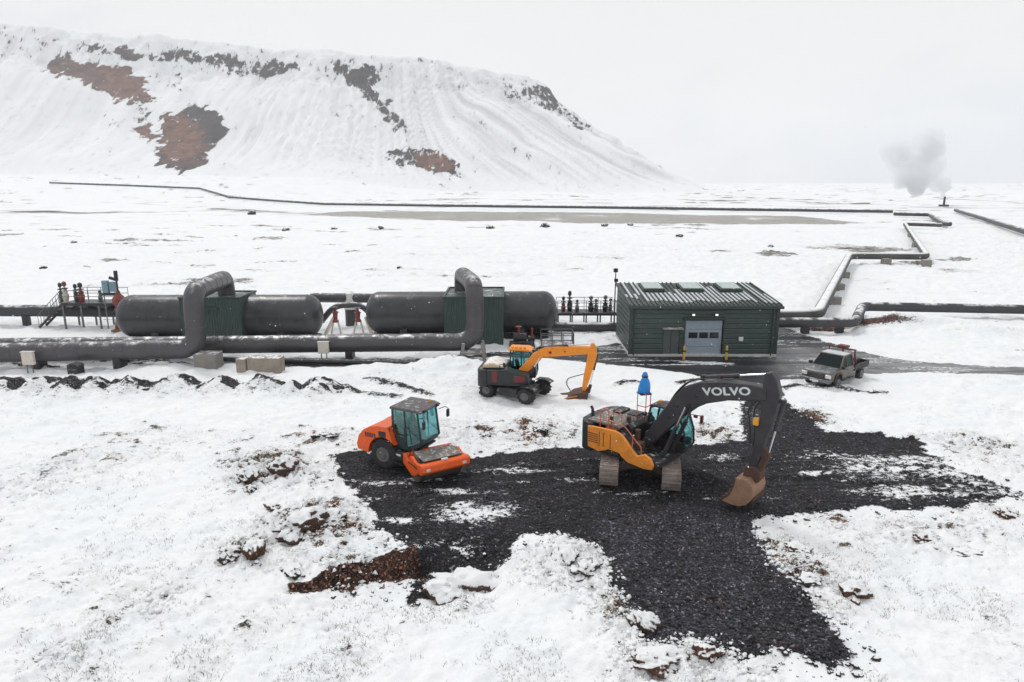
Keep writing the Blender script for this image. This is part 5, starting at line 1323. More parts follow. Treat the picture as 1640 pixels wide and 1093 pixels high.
# cab
c0, c1 = -.80, .80; x0_, x1_ = .34, 1.88; zb, zt_ = 1.05, 2.98
cab = MB()
cab.prism([(x0_, zb), (x0_, 1.72), (.95, 1.62), (1.12, 1.5), (1.25, zb)], c0, c0 + .05).prism([(x0_, zb), (x0_, 1.72), (.95, 1.62), (1.12, 1.5), (1.25, zb)], c1 - .05, c1)
cab.box(x0_, x1_ - .12, c0 + .05, c1 - .05, zb, zb + .10); cab.prism([(1.25, zb), (1.85, 1.28), (1.98, 1.55), (1.9, 1.55), (1.2, 1.22)], c0, c1)
for yy in (c0 + .04, c1 - .04):
    cab.bar((x0_ + .04, yy, zb), (x0_ + .04, yy, zt_), .09).bar((1.12, yy, zb + .1), (1.06, yy, zt_), .08).bar((1.96, yy, 1.5), (1.78, yy, zt_), .08)
    cab.bar((1.1, yy, 2.25), (1.98, yy, 1.62), .05)
cab.bar((x0_ + .04, c0, 1.75), (x0_ + .04, c1, 1.75), .06).bar((1.87, 0, 1.5), (1.83, 0, zt_), .05).bar((1.97, c0, 1.53), (1.97, c1, 1.53), .07)
cb = cab.build('cab', 'teal_body', t, .015)
MB().prism([(x0_ - .08, zt_), (x0_ - .05, zt_ + .13), (1.7, zt_ + .15), (2.02, zt_ + .06), (2.02, zt_ - .02)], c0 - .06, c1 + .06).build('roof', 'roof_grey', cb, .05)
for yy, nm in ((c0 + .02, 0), (c1 - .04, 0)):
    pane(cb, [(x0_ + .1, yy, 1.74), (x0_ + .1, yy, zt_ - .02), (1.02, yy, zt_ - .02), (1.06, yy, 1.62)]); pane(cb, [(1.14, yy, 1.2), (1.1, yy, zt_ - .02), (1.74, yy, zt_ - .02), (1.92, yy, 1.56)])
pane(cb, [(1.95, c0 + .06, 1.58), (1.95, c1 - .06, 1.58), (1.78, c1 - .06, zt_ - .03), (1.78, c0 + .06, zt_ - .03)], name='windscreen'); pane(cb, [(x0_ + .02, c0 + .06, 1.8), (x0_ + .02, c1 - .06, 1.8), (x0_ + .02, c1 - .06, zt_ - .03), (x0_ + .02, c0 + .06, zt_ - .03)], name='rear_window')
MB().prism([(.62, 1.16), (.62, 1.55), (.52, 2.15), (.68, 2.18), (.78, 1.68), (1.18, 1.62), (1.18, 1.16)], -.28, .28).build('seat', 'seat_black', cb, .04)
MB().cyl((1.5, 0, 1.3), (1.38, 0, 1.85), .04, n=8).lathe([(.16, 1.85), (.2, 1.86), (.2, 1.89), (.16, 1.9)], (1.38, 0, 0), n=16).build('steering_wheel', 'black', cb)
MB().box(.55, 1.05, c0 - .02, c0 + .0, 1.74, 1.78).build('door_handle', 'black', cb)
MB().tube([(1.95, -.8, 2.75), (2.2, -.95, 2.85), (2.32, -1.02, 2.75)], .022, 6).box(2.26, 2.34, -1.1, -.92, 2.35, 2.72).build('mirror', 'black', cb, .02)
MB().tube([(1.95, .8, 2.75), (2.2, .98, 2.85), (2.32, 1.05, 2.75)], .022, 6).box(2.26, 2.34, .95, 1.13, 2.35, 2.72).build('mirror', 'black', cb, .02)
MB().lathe([(.06, zt_ + .14), (.06, zt_ + .26), (.02, zt_ + .28)], (1.6, .55, 0), n=10).build('beacon', 'orange_lamp', cb)
for yy in (-.55, .55): MB().box(1.98, 2.08, yy - .1, yy + .1, zt_ - .02, zt_ + .12).build('work_light', 'black', cb, .02)
MB().prism([(.55, .55), (1.15, .55), (1.15, 1.02), (.55, 1.02)], -1.05, -.8).box(.6, 1.1, -1.15, -1.02, .42, .47).box(.6, 1.1, -1.15, -1.02, .72, .77).build('step', 'dark_grey', t, .03)
MB().box(.68, .98, -1.06, -.99, .80, .90).build('step_light', 'plate_white', t, .01)
for k in range(5): MB().box(-1.0 + k * .13, -.93 + k * .13, -1.135, -1.12, 1.5, 1.72).build('grille_slot', 'black', t)
MB().box(-.2, .2, -1.135, -1.12, 1.62, 1.9).build('panel_plate', 'dark_grey', t)
for yy in (-.9, .9): MB().box(-1.6, -1.54, yy - .1, yy + .1, .95, 1.1).build('tail_light', 'rear_red', t, .01)
MB().tube([(.36, -1.0, 1.3), (.36, -1.02, 2.1)], .022, 6).tube([(1.25, -1.0, 1.3), (1.15, -.95, 2.2)], .02, 6).build('grab_rail', 'black', t)
# front drum frame, articulated
hinge = Vector((1.55, 0, 0)); DM = Matrix.Translation(hinge) @ Matrix.Rotation(R(-31), 4, 'Z')
MB(DM).box(-.4, .55, -.3, .3, .45, .95).cyl((-.05, 0, .35), (-.05, 0, 1.1), .16).build('articulation_joint', 'dark_grey', t, .03)
fp = [(.28, .58), (.28, 1.06), (.50, 1.12), (.72, .92), (.9, .92), (1.08, 1.18), (1.30, 1.24), (1.66, 1.08), (1.82, 1.02), (1.98, .86), (1.9, .62), (1.62, .42), (1.2, .30)]
for s in (-1, 1):
    MB(DM).prism([(x_ + .05, z_ + .02) for x_, z_ in fp], s * 1.14 - .07, s * 1.14 + .07).build('drum_frame', 'roller_orange', t, .03)
MB(DM).prism([(2.06, .66), (2.36, .70), (2.46, .82), (2.42, 1.10), (2.28, 1.18), (2.03, 1.14)], -1.21, 1.21).build('front_beam', 'roller_orange', t, .04)
for s in (-1, 1): MB(DM).prism([(1.6, .72), (2.1, .72), (2.1, 1.12), (1.7, 1.10)], s * 1.14 - .07 if s < 0 else 1.075, -1.075 if s < 0 else 1.21).build('beam_cheek', 'roller_orange', t, .03)
MB(DM).prism([(.30, .80), (.30, 1.08), (.62, 1.08), (.62, .80)], -1.07, 1.07).build('rear_beam', 'roller_orange', t, .04)
MB(DM).prism([(1.05, 1.27), (2.15, 1.21), (2.15, 1.27), (1.05, 1.33)], -.98, .95).build('deck_plate', 'plate_grey', t, .02)
for yy in (-.9, .9): MB(DM).box(2.43, 2.48, yy - .09, yy + .09, .86, .98).build('headlight', 'headlight', t, .01)
MB(DM).box(1.0, 1.9, -1.23, -1.215, .86, .92).build('frame_seam', 'linkage_brown', t)
MB(DM).box(2.2, 2.3, -.15, .15, 1.18, 1.25).build('badge_plate', 'plate_white', t)
MB(DM).lathe([(.02, -1.04), (.50, -1.04), (.56, -1.05), (.63, -1.05), (.63, 1.05), (.56, 1.05), (.50, 1.04), (.02, 1.04)], (1.32, 0, .635), 'y', 44).build('drum', 'drum_steel', t, sharp=.5)
MB(DM).tube([(.7, -1.0, 1.1), (.75, -1.0, 1.5), (.95, -1.0, 1.55), (1.15, -1.0, 1.3)], .03, 6).build('hose', 'black', t)

# ------------------------------------------------------------------ yellow wheeled excavator
wp = PG(822, 640); YH = R(-10)
t = thing('wheeled_excavator', (wp.x, wp.y + .7, gz(wp.x, wp.y)), YH, 'yellow wheeled excavator with dark body parked on snow below the right tank', 'excavator'); t.scale = (.97, .97, .88)
UA = R(-20); UW = Matrix.Rotation(UA, 4, 'Z')
wr = .50
for (xx, yy) in ((-1.15, -1.0), (-1.15, 1.0), (1.45, -1.0), (1.45, 1.0)):
    c_ = UW @ Vector((xx, yy, wr)); h = thing('wheel', c_, UA); h.parent = t
    del_ = wheel(h, (0, 0, 0), wr, .52, 1 if yy > 0 else -1, lugs=14)
for c in kids(t):
    if c.type == 'EMPTY':
        ty = kids(c)[0]; ty.parent = t; ty.location = c.location; ty.rotation_euler = c.rotation_euler; bpy.data.objects.remove(c)
MB(UW).box(-1.4, 1.6, -.42, .42, .5, .92).box(-1.1, -.8, -.9, .9, .4, .6).box(1.4, 1.7, -.9, .9, .4, .6).build('chassis', 'dark_grey', t, .04)
MB(UW).box(-.35, .9, -1.15, -.42, .45, .85).box(-.35, .9, .42, 1.15, .45, .85).build('tool_box', 'dark_grey', t, .04)
MB(UW).prism([(1.02, .95), (1.15, 1.10), (1.75, 1.14), (2.1, .98), (2.1, .93), (1.75, 1.08), (1.15, 1.04)], -1.25, -.75).build('mudguard', 'dark_grey', t)
MB(UW).prism([(1.02, .95), (1.15, 1.10), (1.75, 1.14), (2.1, .98), (2.1, .93), (1.75, 1.08), (1.15, 1.04)], .75, 1.25).build('mudguard', 'dark_grey', t)
for yy in (-1.0, 1.0): MB(UW).bar((-1.35, yy, .6), (-1.75, yy, .12), .14).box(-2.0, -1.55, yy - .25, yy + .25, .02, .08).build('outrigger', 'dark_grey', t, .02)
MB().cyl((0, 0, .9), (0, 0, 1.1), .55, n=24).build('slew_ring', 'dark_grey', t)
MB().prism([(-1.95, -.8), (-1.7, -1.2), (1.1, -1.22), (1.1, 1.22), (-1.7, 1.2), (-1.95, .8)], 1.02, 1.22, 'z').build('deck', 'dark_grey', t, .03)
MB().prism([(-2.0, -.7), (-1.95, -1.0), (-1.7, -1.22), (-1.35, -1.25), (-1.35, 1.25), (-1.7, 1.22), (-1.95, 1.0), (-2.0, .7)], .85, 2.0, 'z').build('counterweight', 'dark_grey', t, .07)
MB().prism([(-1.35, 1.2), (-1.35, 2.0), (-.2, 2.05), (.15, 1.9), (1.05, 1.75), (1.1, 1.2)], -1.26, -.3).build('side_panel', 'digger_dark', t, .04)
MB().box(-1.05, -.72, -1.29, -1.26, 1.25, 1.95).build('red_panel', 'dark_red', t, .01); MB().box(.25, .9, -1.29, -1.26, 1.3, 1.72).build('red_panel', 'dark_red', t, .01)
MB().prism([(-1.35, 1.2), (-1.35, 2.05), (-.35, 2.1), (-.2, 1.2)], -.3, 1.25).build('engine_hood', 'dark_grey', t, .05)
b = MB().prism([(-1.75, 2.02), (-1.6, 2.32), (-1.1, 2.45), (-.65, 2.28), (-.35, 2.08)], -.95, .8); b.build('hood_cover', 'tan_canvas', t, .12)
rails(t, [[(-.6, -1.15, 2.0), (-.6, -1.15, 2.4), (-.1, -1.15, 2.4), (-.1, -1.15, 2.0)]], .025, mat='black')
c0, c1 = .15, 1.15; cab = MB(); x0_, x1_ = -.2, 1.25; zb, zt_ = 1.2, 3.0
for yy in (c0, c1): cab.tube([(x0_, yy, zb), (x0_, yy, zt_), (.9, yy, zt_), (1.28, yy, 2.4), (1.32, yy, 1.5), (1.25, yy, zb)], .05, 6).bar((.5, yy, zb), (.45, yy, zt_), .07).box(x0_, 1.25, yy - .025, yy + .025, zb, 1.65)
cab.box(x0_ - .03, x0_ + .06, c0, c1, zb, 2.1).box(1.2, 1.32, c0, c1, zb, 1.55)
cb = cab.build('cab', 'dark_grey', t, .01)
MB().prism([(x0_ - .15, zt_), (x0_ - .1, zt_ + .14), (.8, zt_ + .14), (1.1, zt_), (1.0, zt_ - .04)], c0 - .06, c1 + .06).build('roof', 'digger_yellow', cb, .04)
for yy in (c0, c1): pane(cb, [(x0_ + .06, yy, 1.66), (x0_ + .06, yy, zt_ - .05), (.42, yy, zt_ - .05), (.46, yy, 1.66)]); pane(cb, [(.54, yy, 1.66), (.5, yy, zt_ - .05), (.9, yy, zt_ - .05), (1.25, yy, 2.4), (1.28, yy, 1.66)])
pane(cb, [(.92, c0 + .05, 2.95), (.92, c1 - .05, 2.95), (1.27, c1 - .05, 2.4), (1.27, c0 + .05, 2.4)], name='windscreen'); pane(cb, [(1.27, c0 + .05, 2.38), (1.27, c1 - .05, 2.38), (1.31, c1 - .05, 1.55), (1.31, c0 + .05, 1.55)], name='windscreen')
MB().prism([(.1, 1.25), (.1, 1.7), (0, 2.3), (.16, 2.3), (.26, 1.8), (.65, 1.75), (.65, 1.25)], .42, .88).build('seat', 'seat_black', cb, .04)
rb = MB()
for k in range(4): rb.lathe([(.02, zt_ + .14), (.09, zt_ + .16), (.08, zt_ + .26), (.02, zt_ + .28)], (-.1 + .25 * k, c0 + .1, 0), n=8)
rb.build('roof_light', 'orange_lamp', cb)
MB().tube([(-.35, -1.1, 2.0), (-.35, -1.1, 2.25)], .03, 6).box(-.42, -.28, -1.15, -1.05, 2.25, 2.5).build('mirror', 'black', t, .01)
# boom in two pieces, arm, folded bucket
b1 = [(.55, 1.70, .24), (.95, 2.12, .28), (1.45, 2.75, .30), (1.75, 3.05, .20)]
MB().prism(band(b1), -.33, .03).build('boom_base', 'digger_yellow', t, .03)
b2 = [(1.55, 3.05, .18), (1.95, 3.10, .33), (2.5, 3.16, .33), (3.5, 3.25, .28), (4.35, 3.32, .24), (4.6, 3.36, .14)]
bm2 = MB().prism(band(b2), -.31, .01).build('boom', 'digger_yellow', t, .03)
MB().cyl((2.25, -.34, 3.1), (2.25, .04, 3.1), .09).cyl((3.1, -.34, 3.2), (3.1, .04, 3.2), .05).build('pivot_pin', 'dark_red', bm2)
cylinder_ram(t, (1.65, -.15, 3.38), (4.5, -.15, 3.72), .07, .55); cylinder_ram(t, (.95, -.45, 1.4), (1.65, -.4, 2.75), .07, .5); cylinder_ram(t, (.95, .12, 1.4), (1.65, .1, 2.75), .07, .5)
MB().prism([(1.3, 3.25), (1.6, 3.45), (2.6, 3.5), (2.6, 3.4), (1.8, 3.3)], -.28, 0).build('hose_guard', 'black', t, .02)
a2 = [(4.66, 3.78, .10), (4.72, 3.5, .17), (4.70, 3.1, .27), (4.58, 2.4, .24), (4.40, 1.5, .20), (4.28, .85, .13), (4.22, .62, .12)]
arm2 = MB().prism(band(a2), -.30, 0).build('arm', 'digger_yellow', t, .03)
cylinder_ram(arm2, (5.0, -.15, 3.1), (4.62, -.15, 1.1), .06, .5)
MB().prism([(4.55, 1.05), (4.72, 1.0), (4.62, .5), (4.46, .42), (4.38, .6)], -.26, -.04).build('bucket_link', 'linkage_brown', arm2, .02)
MB().tube(fillet([(4.35, -.1, 1.75), (3.75, -.1, 1.55), (3.25, -.1, 1.35), (3.2, -.1, .95), (3.45, -.1, .55)], .3, 5), .03, 6).build('hose', 'black', t)
bk = [(4.48, .62), (4.50, .22), (4.2, .06), (3.2, .0), (2.75, .02), (2.78, .12), (3.3, .22), (3.6, .48), (4.15, .66)]
bb = MB().prism(bk, -.75, .55).build('bucket', 'linkage_brown', t, .03)
MB().prism([(3.0, .14), (3.9, .40), (3.92, .46), (3.0, .20)], -.78, -.752).box(2.6, 2.8, -.7, .5, .02, .09).build('cutting_edge', 'digger_yellow', bb)

# ------------------------------------------------------------------ pickup
pp_ = PG(1307, 616); TH = R(180 + 40)
fx = Vector((math.cos(TH), math.sin(TH)))
t = thing('pickup_truck', (pp_.x - fx.x * 2.3, pp_.y - fx.y * 2.3, gz(pp_.x, pp_.y + 1)), TH, 'muddy grey pickup truck with dark windscreen parked on the snow beside the road', 'pickup truck')
# local X forward, origin mid
def hullsec(prof, y0, y1, mat, name, par, bv=.05, **k): return MB().prism(prof, y0, y1).build(name, mat, par, bv, **k)
lower = [(2.42, .52), (2.46, .85), (2.38, 1.08), (1.3, 1.16), (-.55, 1.16), (-.55, .50), (1.00, .45), (1.05, .75), (1.25, .92), (1.55, .95), (1.82, .85), (1.95, .6), (1.97, .50)]
hullsec(lower, -.90, .90, 'truck_paint', 'body', t, .06)
MB().prism([(1.28, 1.10), (1.30, 1.20), (2.28, 1.12), (2.40, 1.02)], -.80, .80).build('hood', 'truck_silver', t, .04)
cabp = MB()
A_ = [(1.25, 1.16), (.62, 1.80), (-.38, 1.84), (-.52, 1.16)]
for s in (-1, 1):
    yb0, yb1 = s * .86, s * .72
    pts = [Vector((A_[0][0], yb0, A_[0][1])), Vector((A_[1][0], yb1, A_[1][1])), Vector((A_[2][0], yb1, A_[2][1])), Vector((A_[3][0], yb0, A_[3][1]))]
    for i in range(3): cabp.bar(pts[i], pts[i + 1], .07)
    cabp.bar(pts[0].lerp(pts[3], .52), pts[1].lerp(pts[2], .3), .06)
cabp.box(-.40, .62, -.74, .74, 1.78, 1.85).bar((1.25, -.86, 1.17), (1.25, .86, 1.17), .06)
cabp.box(-.55, -.45, -.84, .84, 1.16, 1.4)
cb = cabp.build('cab', 'truck_paint', t, .015)
MB().box(-.36, .58, -.70, .70, 1.853, 1.875).build('roof_snow', 'roof_snow', cb, .01)
pane(cb, [(1.23, -.82, 1.19), (1.23, .82, 1.19), (.64, .70, 1.77), (.64, -.70, 1.77)], 'dark_glass', 'windscreen')
for s in (-1, 1): pane(cb, [(1.18, s * .84, 1.19), (.60, s * .72, 1.77), (-.36, s * .72, 1.78), (-.46, s * .84, 1.19)], 'dark_glass', 'side_window')
pane(cb, [(-.49, -.8, 1.42), (-.49, .8, 1.42), (-.42, .7, 1.78), (-.42, -.7, 1.78)], 'dark_glass', 'rear_window')
MB().box(.0, .5, -.6, .6, .9, 1.25).box(-.12, .08, -.6, .6, 1.1, 1.62).build('seat', 'seat_black', cb, .05)
fg = MB().box(2.44, 2.50, -.52, .52, .72, .98).build('grille', 'black', t, .02)
for k in range(3): MB().box(2.50, 2.52, -.50, .50, .76 + k * .08, .78 + k * .08).build('grille_bar', 'truck_silver', fg)
for s in (-1, 1): MB().box(2.38, 2.50, s * .72 - .17, s * .72 + .17, .76, .98).build('headlight', 'headlight', t, .04)
MB().prism([(2.44, .46), (2.62, .48), (2.64, .66), (2.46, .70)], -.93, .93).build('front_bumper', 'truck_silver', t, .04)
MB().box(2.645, 2.66, -.26, .26, .50, .61).build('number_plate', 'plate_white', t)
for s in (-1, 1): MB().box(1.10, 1.26, min(s * .9, s * 1.12), max(s * .9, s * 1.12), 1.18, 1.36).build('mirror', 'black', t, .03)
for s in (-1, 1):
    MB().prism([(.98, .45), (1.03, .78), (1.24, .97), (1.55, 1.0), (1.86, .90), (2.0, .62), (2.02, .48), (1.93, .48), (1.92, .6), (1.78, .82), (1.55, .90), (1.28, .88), (1.13, .72), (1.08, .45)], min(s * .88, s * .97), max(s * .88, s * .97)).build('wheel_arch', 'truck_dark', t, .01)
    MB().box(-.45, 1.0, min(s * .88, s * 1.0), max(s * .88, s * 1.0), .40, .46).build('side_step', 'truck_dark', t, .02)
    MB().box(.30, .42, min(s * .90, s * .925), max(s * .90, s * .925), .98, 1.02).build('door_handle', 'black', t)
    for xx in (1.52, -1.62): wheel(t, (xx, s * .82, .38), .38, .26, s, rim='truck_silver', rimr=.58)
# flat bed with sides and load rack
bed = MB().box(-2.55, -.62, -.92, .92, .72, .82).box(-2.5, -.7, -.40, .40, .5, .72)
bed.box(-2.55, -.62, -.95, -.90, .82, 1.12).box(-2.55, -.62, .90, .95, .82, 1.12).box(-2.58, -2.53, -.95, .95, .82, 1.12)
bed.build('bed', 'truck_dark', t, .02)
rk = MB()
for yy in (-.8, .8): rk.bar((-.68, yy, .85), (-.68, yy, 2.05), .07).bar((-.68, yy, 1.95), (-1.0, yy, 1.1), .05)
rk.bar((-.68, -.85, 2.03), (-.68, .85, 2.03), .08).bar((-.68, -.8, 1.5), (-.68, .8, 1.5), .05); rk.build('head_rack', 'dark_red', t)
MB().box(-.95, -.5, -.25, .35, 2.07, 2.22).cyl((-.7, .05, 1.5), (-.7, .05, 2.1), .05).build('beacon_box', 'dark_red', t, .03)
MB().box(-2.3, -1.3, -.6, .5, .84, 1.25).build('load_box', 'truck_dark', t, .08)
for s in (-1, 1): MB().box(-2.60, -2.58, s * .8 - .08, s * .8 + .08, .74, .84).build('tail_light', 'rear_red', t)
for s in (-1, 1): MB().prism([(-2.1, .72), (-1.98, .86), (-1.26, .86), (-1.14, .72), (-1.2, .72), (-1.3, .80), (-1.94, .80), (-2.04, .72)], s * .84 - .12, s * .84 + .12).build('mudguard', 'truck_dark', t)

# ------------------------------------------------------------------ clods, boulders, dead grass, small stones, falling snow
CL = [('snow_covered_mound', 738, 945, .88, 'turf_snowy', 'big snow covered boulder with a brown right flank before the dark bank', 'turf mound', .55, 1.35, R(8)),
      ('turf_clod', 1368, 952, .42, 'turf_brown', 'rusty brown turf lump alone in the snow right of the gravel track', 'turf clod', .7, 1.25, None),
      ('turf_clod', 1052, 1062, .40, 'turf_brown', 'brown turf lump in the snow below the near end of the gravel track', 'turf clod', .6, 1.7, R(10)),
      ('turf_clod', 1278, 882, .30, 'turf_brown', 'small brown clod close to the right edge of the gravel track', 'turf clod', .6, 1.5, R(-20)),
      ('turf_clod', 1292, 930, .30, 'turf_dark', 'dark flat clod in the snow just below the small brown one by the track', 'turf clod', .5, 1.5, R(0)),
      ('turf_clod', 1475, 868, .26, 'turf_brown', 'small red brown clod upright in the snow at right', 'turf clod', .9, 1.0, None),
      ('dark_stone', 1551, 886, .30, 'turf_dark', 'thin flat black stone lying in the snow at right', 'stone', .28, 1.7, R(0)),
      ('turf_clod', 1612, 826, .32, 'turf_brown', 'brown clod near the right edge below the tip of the gravel', 'turf clod', .7, 1.3, None),
      ('turf_clod', 1562, 708, .34, 'turf_dark', 'dark clod on the snow above the right tip of the gravel', 'turf clod', .7, 1.2, None),
      ('turf_clod', 482, 846, .62, 'turf_snowy', 'large half snowed clod left of the gravel, leaning like a slab', 'turf clod', .8, 1.5, R(50)),
      ('turf_clod', 537, 838, .46, 'turf_snowy', 'half snowed clod right beside the leaning slab clod', 'turf clod', .8, 1.1, None),
      ('turf_clod', 396, 766, .40, 'turf_snowy', 'half snowed clod at the upper left clump of torn turf', 'turf clod', .9, 1.0, None),
      ('turf_clod', 452, 752, .46, 'turf_snowy', 'half snowed clod in the torn turf nearest the roller', 'turf clod', .9, 1.2, R(40)),
      ('turf_clod', 400, 785, .22, 'turf_dark', 'small dark clod under the upper left clump of torn turf', 'turf clod', .7, 1.2, None),
      ('turf_clod', 438, 815, .26, 'turf_brown', 'small reddish clod between the two clumps of torn turf', 'turf clod', .7, 1.3, None),
      ('turf_clod', 405, 882, .34, 'turf_brown', 'brown clod in the snow left of the dark bank cut', 'turf clod', .8, 1.2, None),
      ('turf_clod', 372, 890, .34, 'turf_snowy', 'snowy clod furthest left of the torn turf', 'turf clod', .8, 1.1, None),
      ('turf_clod', 463, 915, .30, 'turf_dark', 'dark curved clod just above the left end of the bank cut', 'turf clod', .5, 1.8, R(-35)),
      ('turf_clod', 905, 895, .42, 'turf_snowy', 'snowy clod on the bank between pit and track, left one of two', 'turf clod', .7, 1.2, None),
      ('turf_clod', 937, 918, .42, 'turf_snowy', 'snowy clod on the bank between pit and track, right one of two', 'turf clod', .7, 1.3, None),
      ('turf_clod', 1135, 1048, .30, 'turf_brown', 'reddish clod at the near left corner of the gravel track end', 'turf clod', .7, 1.2, None),
      ('turf_clod', 1208, 1074, .30, 'turf_snowy', 'snowy clod at the bottom below the gravel track end', 'turf clod', .6, 1.5, R(0)),
      ('turf_clod', 1030, 1000, .34, 'turf_snowy', 'snowy clod hard against the left edge of the gravel track', 'turf clod', .8, 1.2, None),
      ('turf_clod', 528, 697, .30, 'turf_dark', 'dark ring shaped clod on the snow left of the roller', 'turf clod', .5, 1.5, R(0)),
      ('turf_clod', 505, 701, .20, 'turf_dark', 'small dark clod left of the ring shaped one by the roller', 'turf clod', .7, 1.2, None),
      ('turf_clod', 868, 689, .30, 'turf_dark', 'dark clod in the snow between roller and big excavator', 'turf clod', .6, 1.5, None),
      ('turf_clod', 778, 700, .24, 'turf_dark', 'small dark clod just behind the drum of the roller', 'turf clod', .6, 1.4, None),
      ('turf_clod', 1408, 628, .24, 'turf_dark', 'dark clod at the right end of the ridge before the pickup', 'turf clod', .5, 2.0, R(-10))]
for i, (nm, a, b_, s, m_, lab, cat, fl, sx_, rz0) in enumerate(CL):
    lump(nm, a, b_, s, m_, lab, cat, 'torn turf clods in the snow' if nm == 'turf_clod' else None, seed=50 + i, flat=fl, sx=sx_, rz=rz0, sink=.35)

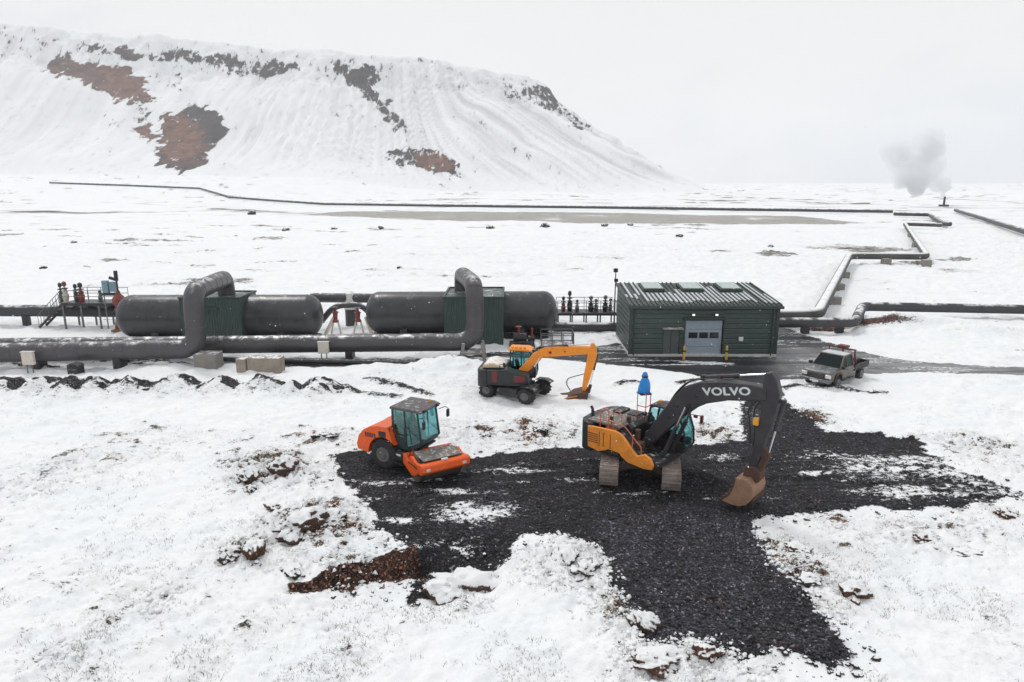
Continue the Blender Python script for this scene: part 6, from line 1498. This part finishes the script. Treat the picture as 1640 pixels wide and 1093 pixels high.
def scatter():
    rnd = np.random.RandomState(3)
    # candidate points
    n = 60000
    yy = 1 / rnd.uniform(1 / 60., 1 / 12.5, n); xx = rnd.uniform(-.95, .95, n) * yy
    z, f = terrain(xx, yy, True)
    g = f['sdGj']; keep = rnd.uniform(0, 1, n)
    cl = fbm(xx / 2.2, yy / 2.2, 3, 120)
    # loose stones on the gravel
    m = (g > .05) & (keep < .55)
    V, Fc = [], []
    tet = np.array([(1, 0, -.3), (-.4, .9, -.3), (-.5, -.8, -.3), (.1, .1, .8), (.7, .5, .3)]); tf = [(0, 1, 3), (1, 2, 3), (2, 0, 3), (0, 1, 4)]
    octv = np.array([(1, 0, 0), (0, 1, 0), (-1, 0, 0), (0, -1, 0), (0, 0, 1.), (0, 0, -.6)]); octf = [(0, 1, 4), (1, 2, 4), (2, 3, 4), (3, 0, 4), (1, 0, 5), (2, 1, 5), (3, 2, 5), (0, 3, 5)]
    def stones(mask, smin, smax, name, mat, label, jit=.5, sharp=True):
        idx = np.nonzero(mask)[0]; V = np.zeros((len(idx) * 6, 3)); Fa = []
        s = smin + (smax - smin) * rnd.uniform(0, 1, len(idx)) ** 3
        a = rnd.uniform(0, 6.28, len(idx)); j = 1 + rnd.uniform(-jit, jit, (len(idx), 6, 3))
        vv = octv[None] * j * s[:, None, None] * np.array((1, .8, .65)); ca, sa = np.cos(a)[:, None], np.sin(a)[:, None]
        X_ = vv[..., 0] * ca - vv[..., 1] * sa + xx[idx][:, None]; Y_ = vv[..., 0] * sa + vv[..., 1] * ca + yy[idx][:, None]; Z_ = vv[..., 2] + z[idx][:, None] + s[:, None] * .15
        V = np.stack([X_, Y_, Z_], -1).reshape(-1, 3)
        Fa = (np.arange(len(idx))[:, None, None] * 6 + np.array(octf)[None]).reshape(-1, 3)
        me = bpy.data.meshes.new(name); me.vertices.add(len(V)); me.vertices.foreach_set('co', V.astype(np.float32).ravel())
        me.loops.add(Fa.size); me.loops.foreach_set('vertex_index', Fa.astype(np.int32).ravel()); me.polygons.add(len(Fa)); me.polygons.foreach_set('loop_start', np.arange(0, Fa.size, 3, dtype=np.int32)); me.update(calc_edges=True)
        me.materials.append(MAT[mat]); o = bpy.data.objects.new(name, me); col.objects.link(o); tag(o, label, kind='stuff')
    stones(m, .02, .11, 'gravel_stones', 'stone_black', 'loose black stones scattered over the gravel track and pad')
    m = (g < .1) & (g > -.9) & (keep < .35 * np.exp(-np.abs(g) / .35)) | ((np.abs(f['d'] - 1.0) < .6) & (f['k'] > .3) & (keep < .15))
    stones(m, .03, .13, 'edge_clods', 'turf_dark', 'small dark crumbs of soil along the edges of the gravel')
    # snow crumbs on gravel edge
    m = (f['amp'] > .07) & (g < .25) & (keep > .45)
    stones(m, .03, .12, 'snow_crumbs', 'snow_lump', 'crumbled lumps of snow heaped along the gravel edges')
    # dead grass
    dens = np.clip(f['bare'] * 2.4 + .01 + .9 * sstep(.56, .70, cl), 0, 1) * (g < -.1) * (f['sdR'] < -.3) * (yy < 48)
    dens = dens * (1 - .9 * np.exp(-(((xx + 3) / 5) ** 2 + ((yy - 21) / 1.6) ** 2)))
    idx = np.nonzero(keep < dens * .30)[0]
    nb = 7; V = []; Fa = []
    tot = len(idx) * nb
    bi = np.repeat(idx, nb); a = rnd.uniform(0, 6.28, tot); l = rnd.uniform(.02, .10, tot) * (.7 + f['bare'][bi]); r = rnd.uniform(0, .22, tot); a2 = rnd.uniform(0, 6.28, tot)
    bx = xx[bi] + r * np.cos(a2); by = yy[bi] + r * np.sin(a2); bz = z[bi] - .02; w = .007
    lean = rnd.uniform(.6, 2.6, tot)
    p0 = np.stack([bx - w * np.sin(a), by + w * np.cos(a), bz], 1); p1 = np.stack([bx + w * np.sin(a), by - w * np.cos(a), bz], 1)
    p2 = np.stack([bx + l * lean * np.cos(a), by + l * lean * np.sin(a), bz + .02 + l], 1)
    V = np.stack([p0, p1, p2], 1).reshape(-1, 3); Fa = np.arange(tot * 3)
    me = bpy.data.meshes.new('dead_grass'); me.vertices.add(len(V)); me.vertices.foreach_set('co', V.astype(np.float32).ravel()); me.loops.add(len(Fa)); me.loops.foreach_set('vertex_index', Fa.astype(np.int32))
    me.polygons.add(tot); me.polygons.foreach_set('loop_start', np.arange(0, tot * 3, 3, dtype=np.int32)); me.update(calc_edges=True); me.materials.append(MAT['dead_grass'])
    o = bpy.data.objects.new('dead_grass', me); col.objects.link(o); tag(o, 'wispy dead grass poking through the snow', kind='stuff')
    # falling snow
    n = 2600; yy2 = rnd.uniform(7, 45, n) ; xx2 = rnd.uniform(-.9, .9, n) * yy2; zz2 = 12 - rnd.uniform(-.15, .9, n) * yy2; mk = zz2 > .5
    yy, xx, z = yy2[mk], xx2[mk], zz2[mk]
    rnd2 = mk.sum()
    def flakes():
        idx = np.arange(rnd2); s = rnd.uniform(.004, .010, rnd2); j = 1 + rnd.uniform(-.3, .3, (rnd2, 6, 3))
        vv = octv[None] * j * s[:, None, None] * np.array((1, 1, 1.5)); V = (vv + np.stack([xx, yy, z], -1)[:, None]).reshape(-1, 3)
        Fa = (idx[:, None, None] * 6 + np.array(octf)[None]).reshape(-1, 3)
        me = bpy.data.meshes.new('falling_snow'); me.vertices.add(len(V)); me.vertices.foreach_set('co', V.astype(np.float32).ravel())
        me.loops.add(Fa.size); me.loops.foreach_set('vertex_index', Fa.astype(np.int32).ravel()); me.polygons.add(len(Fa)); me.polygons.foreach_set('loop_start', np.arange(0, Fa.size, 3, dtype=np.int32)); me.update(calc_edges=True)
        me.materials.append(MAT['snow_lump']); o = bpy.data.objects.new('falling_snow', me); col.objects.link(o); tag(o, 'light snowflakes falling through the air', kind='stuff')
    flakes()
paint('stone_black', (.030, .030, .034), .75, 0, .3, (.10, .09, .095), snow=0, scale=7); paint('snow_lump', SNOW, .9, 0, 0, snow=0); paint('dead_grass', (.12, .105, .085), .9, 0, .4, (.06, .045, .035), scale=1)
scatter()
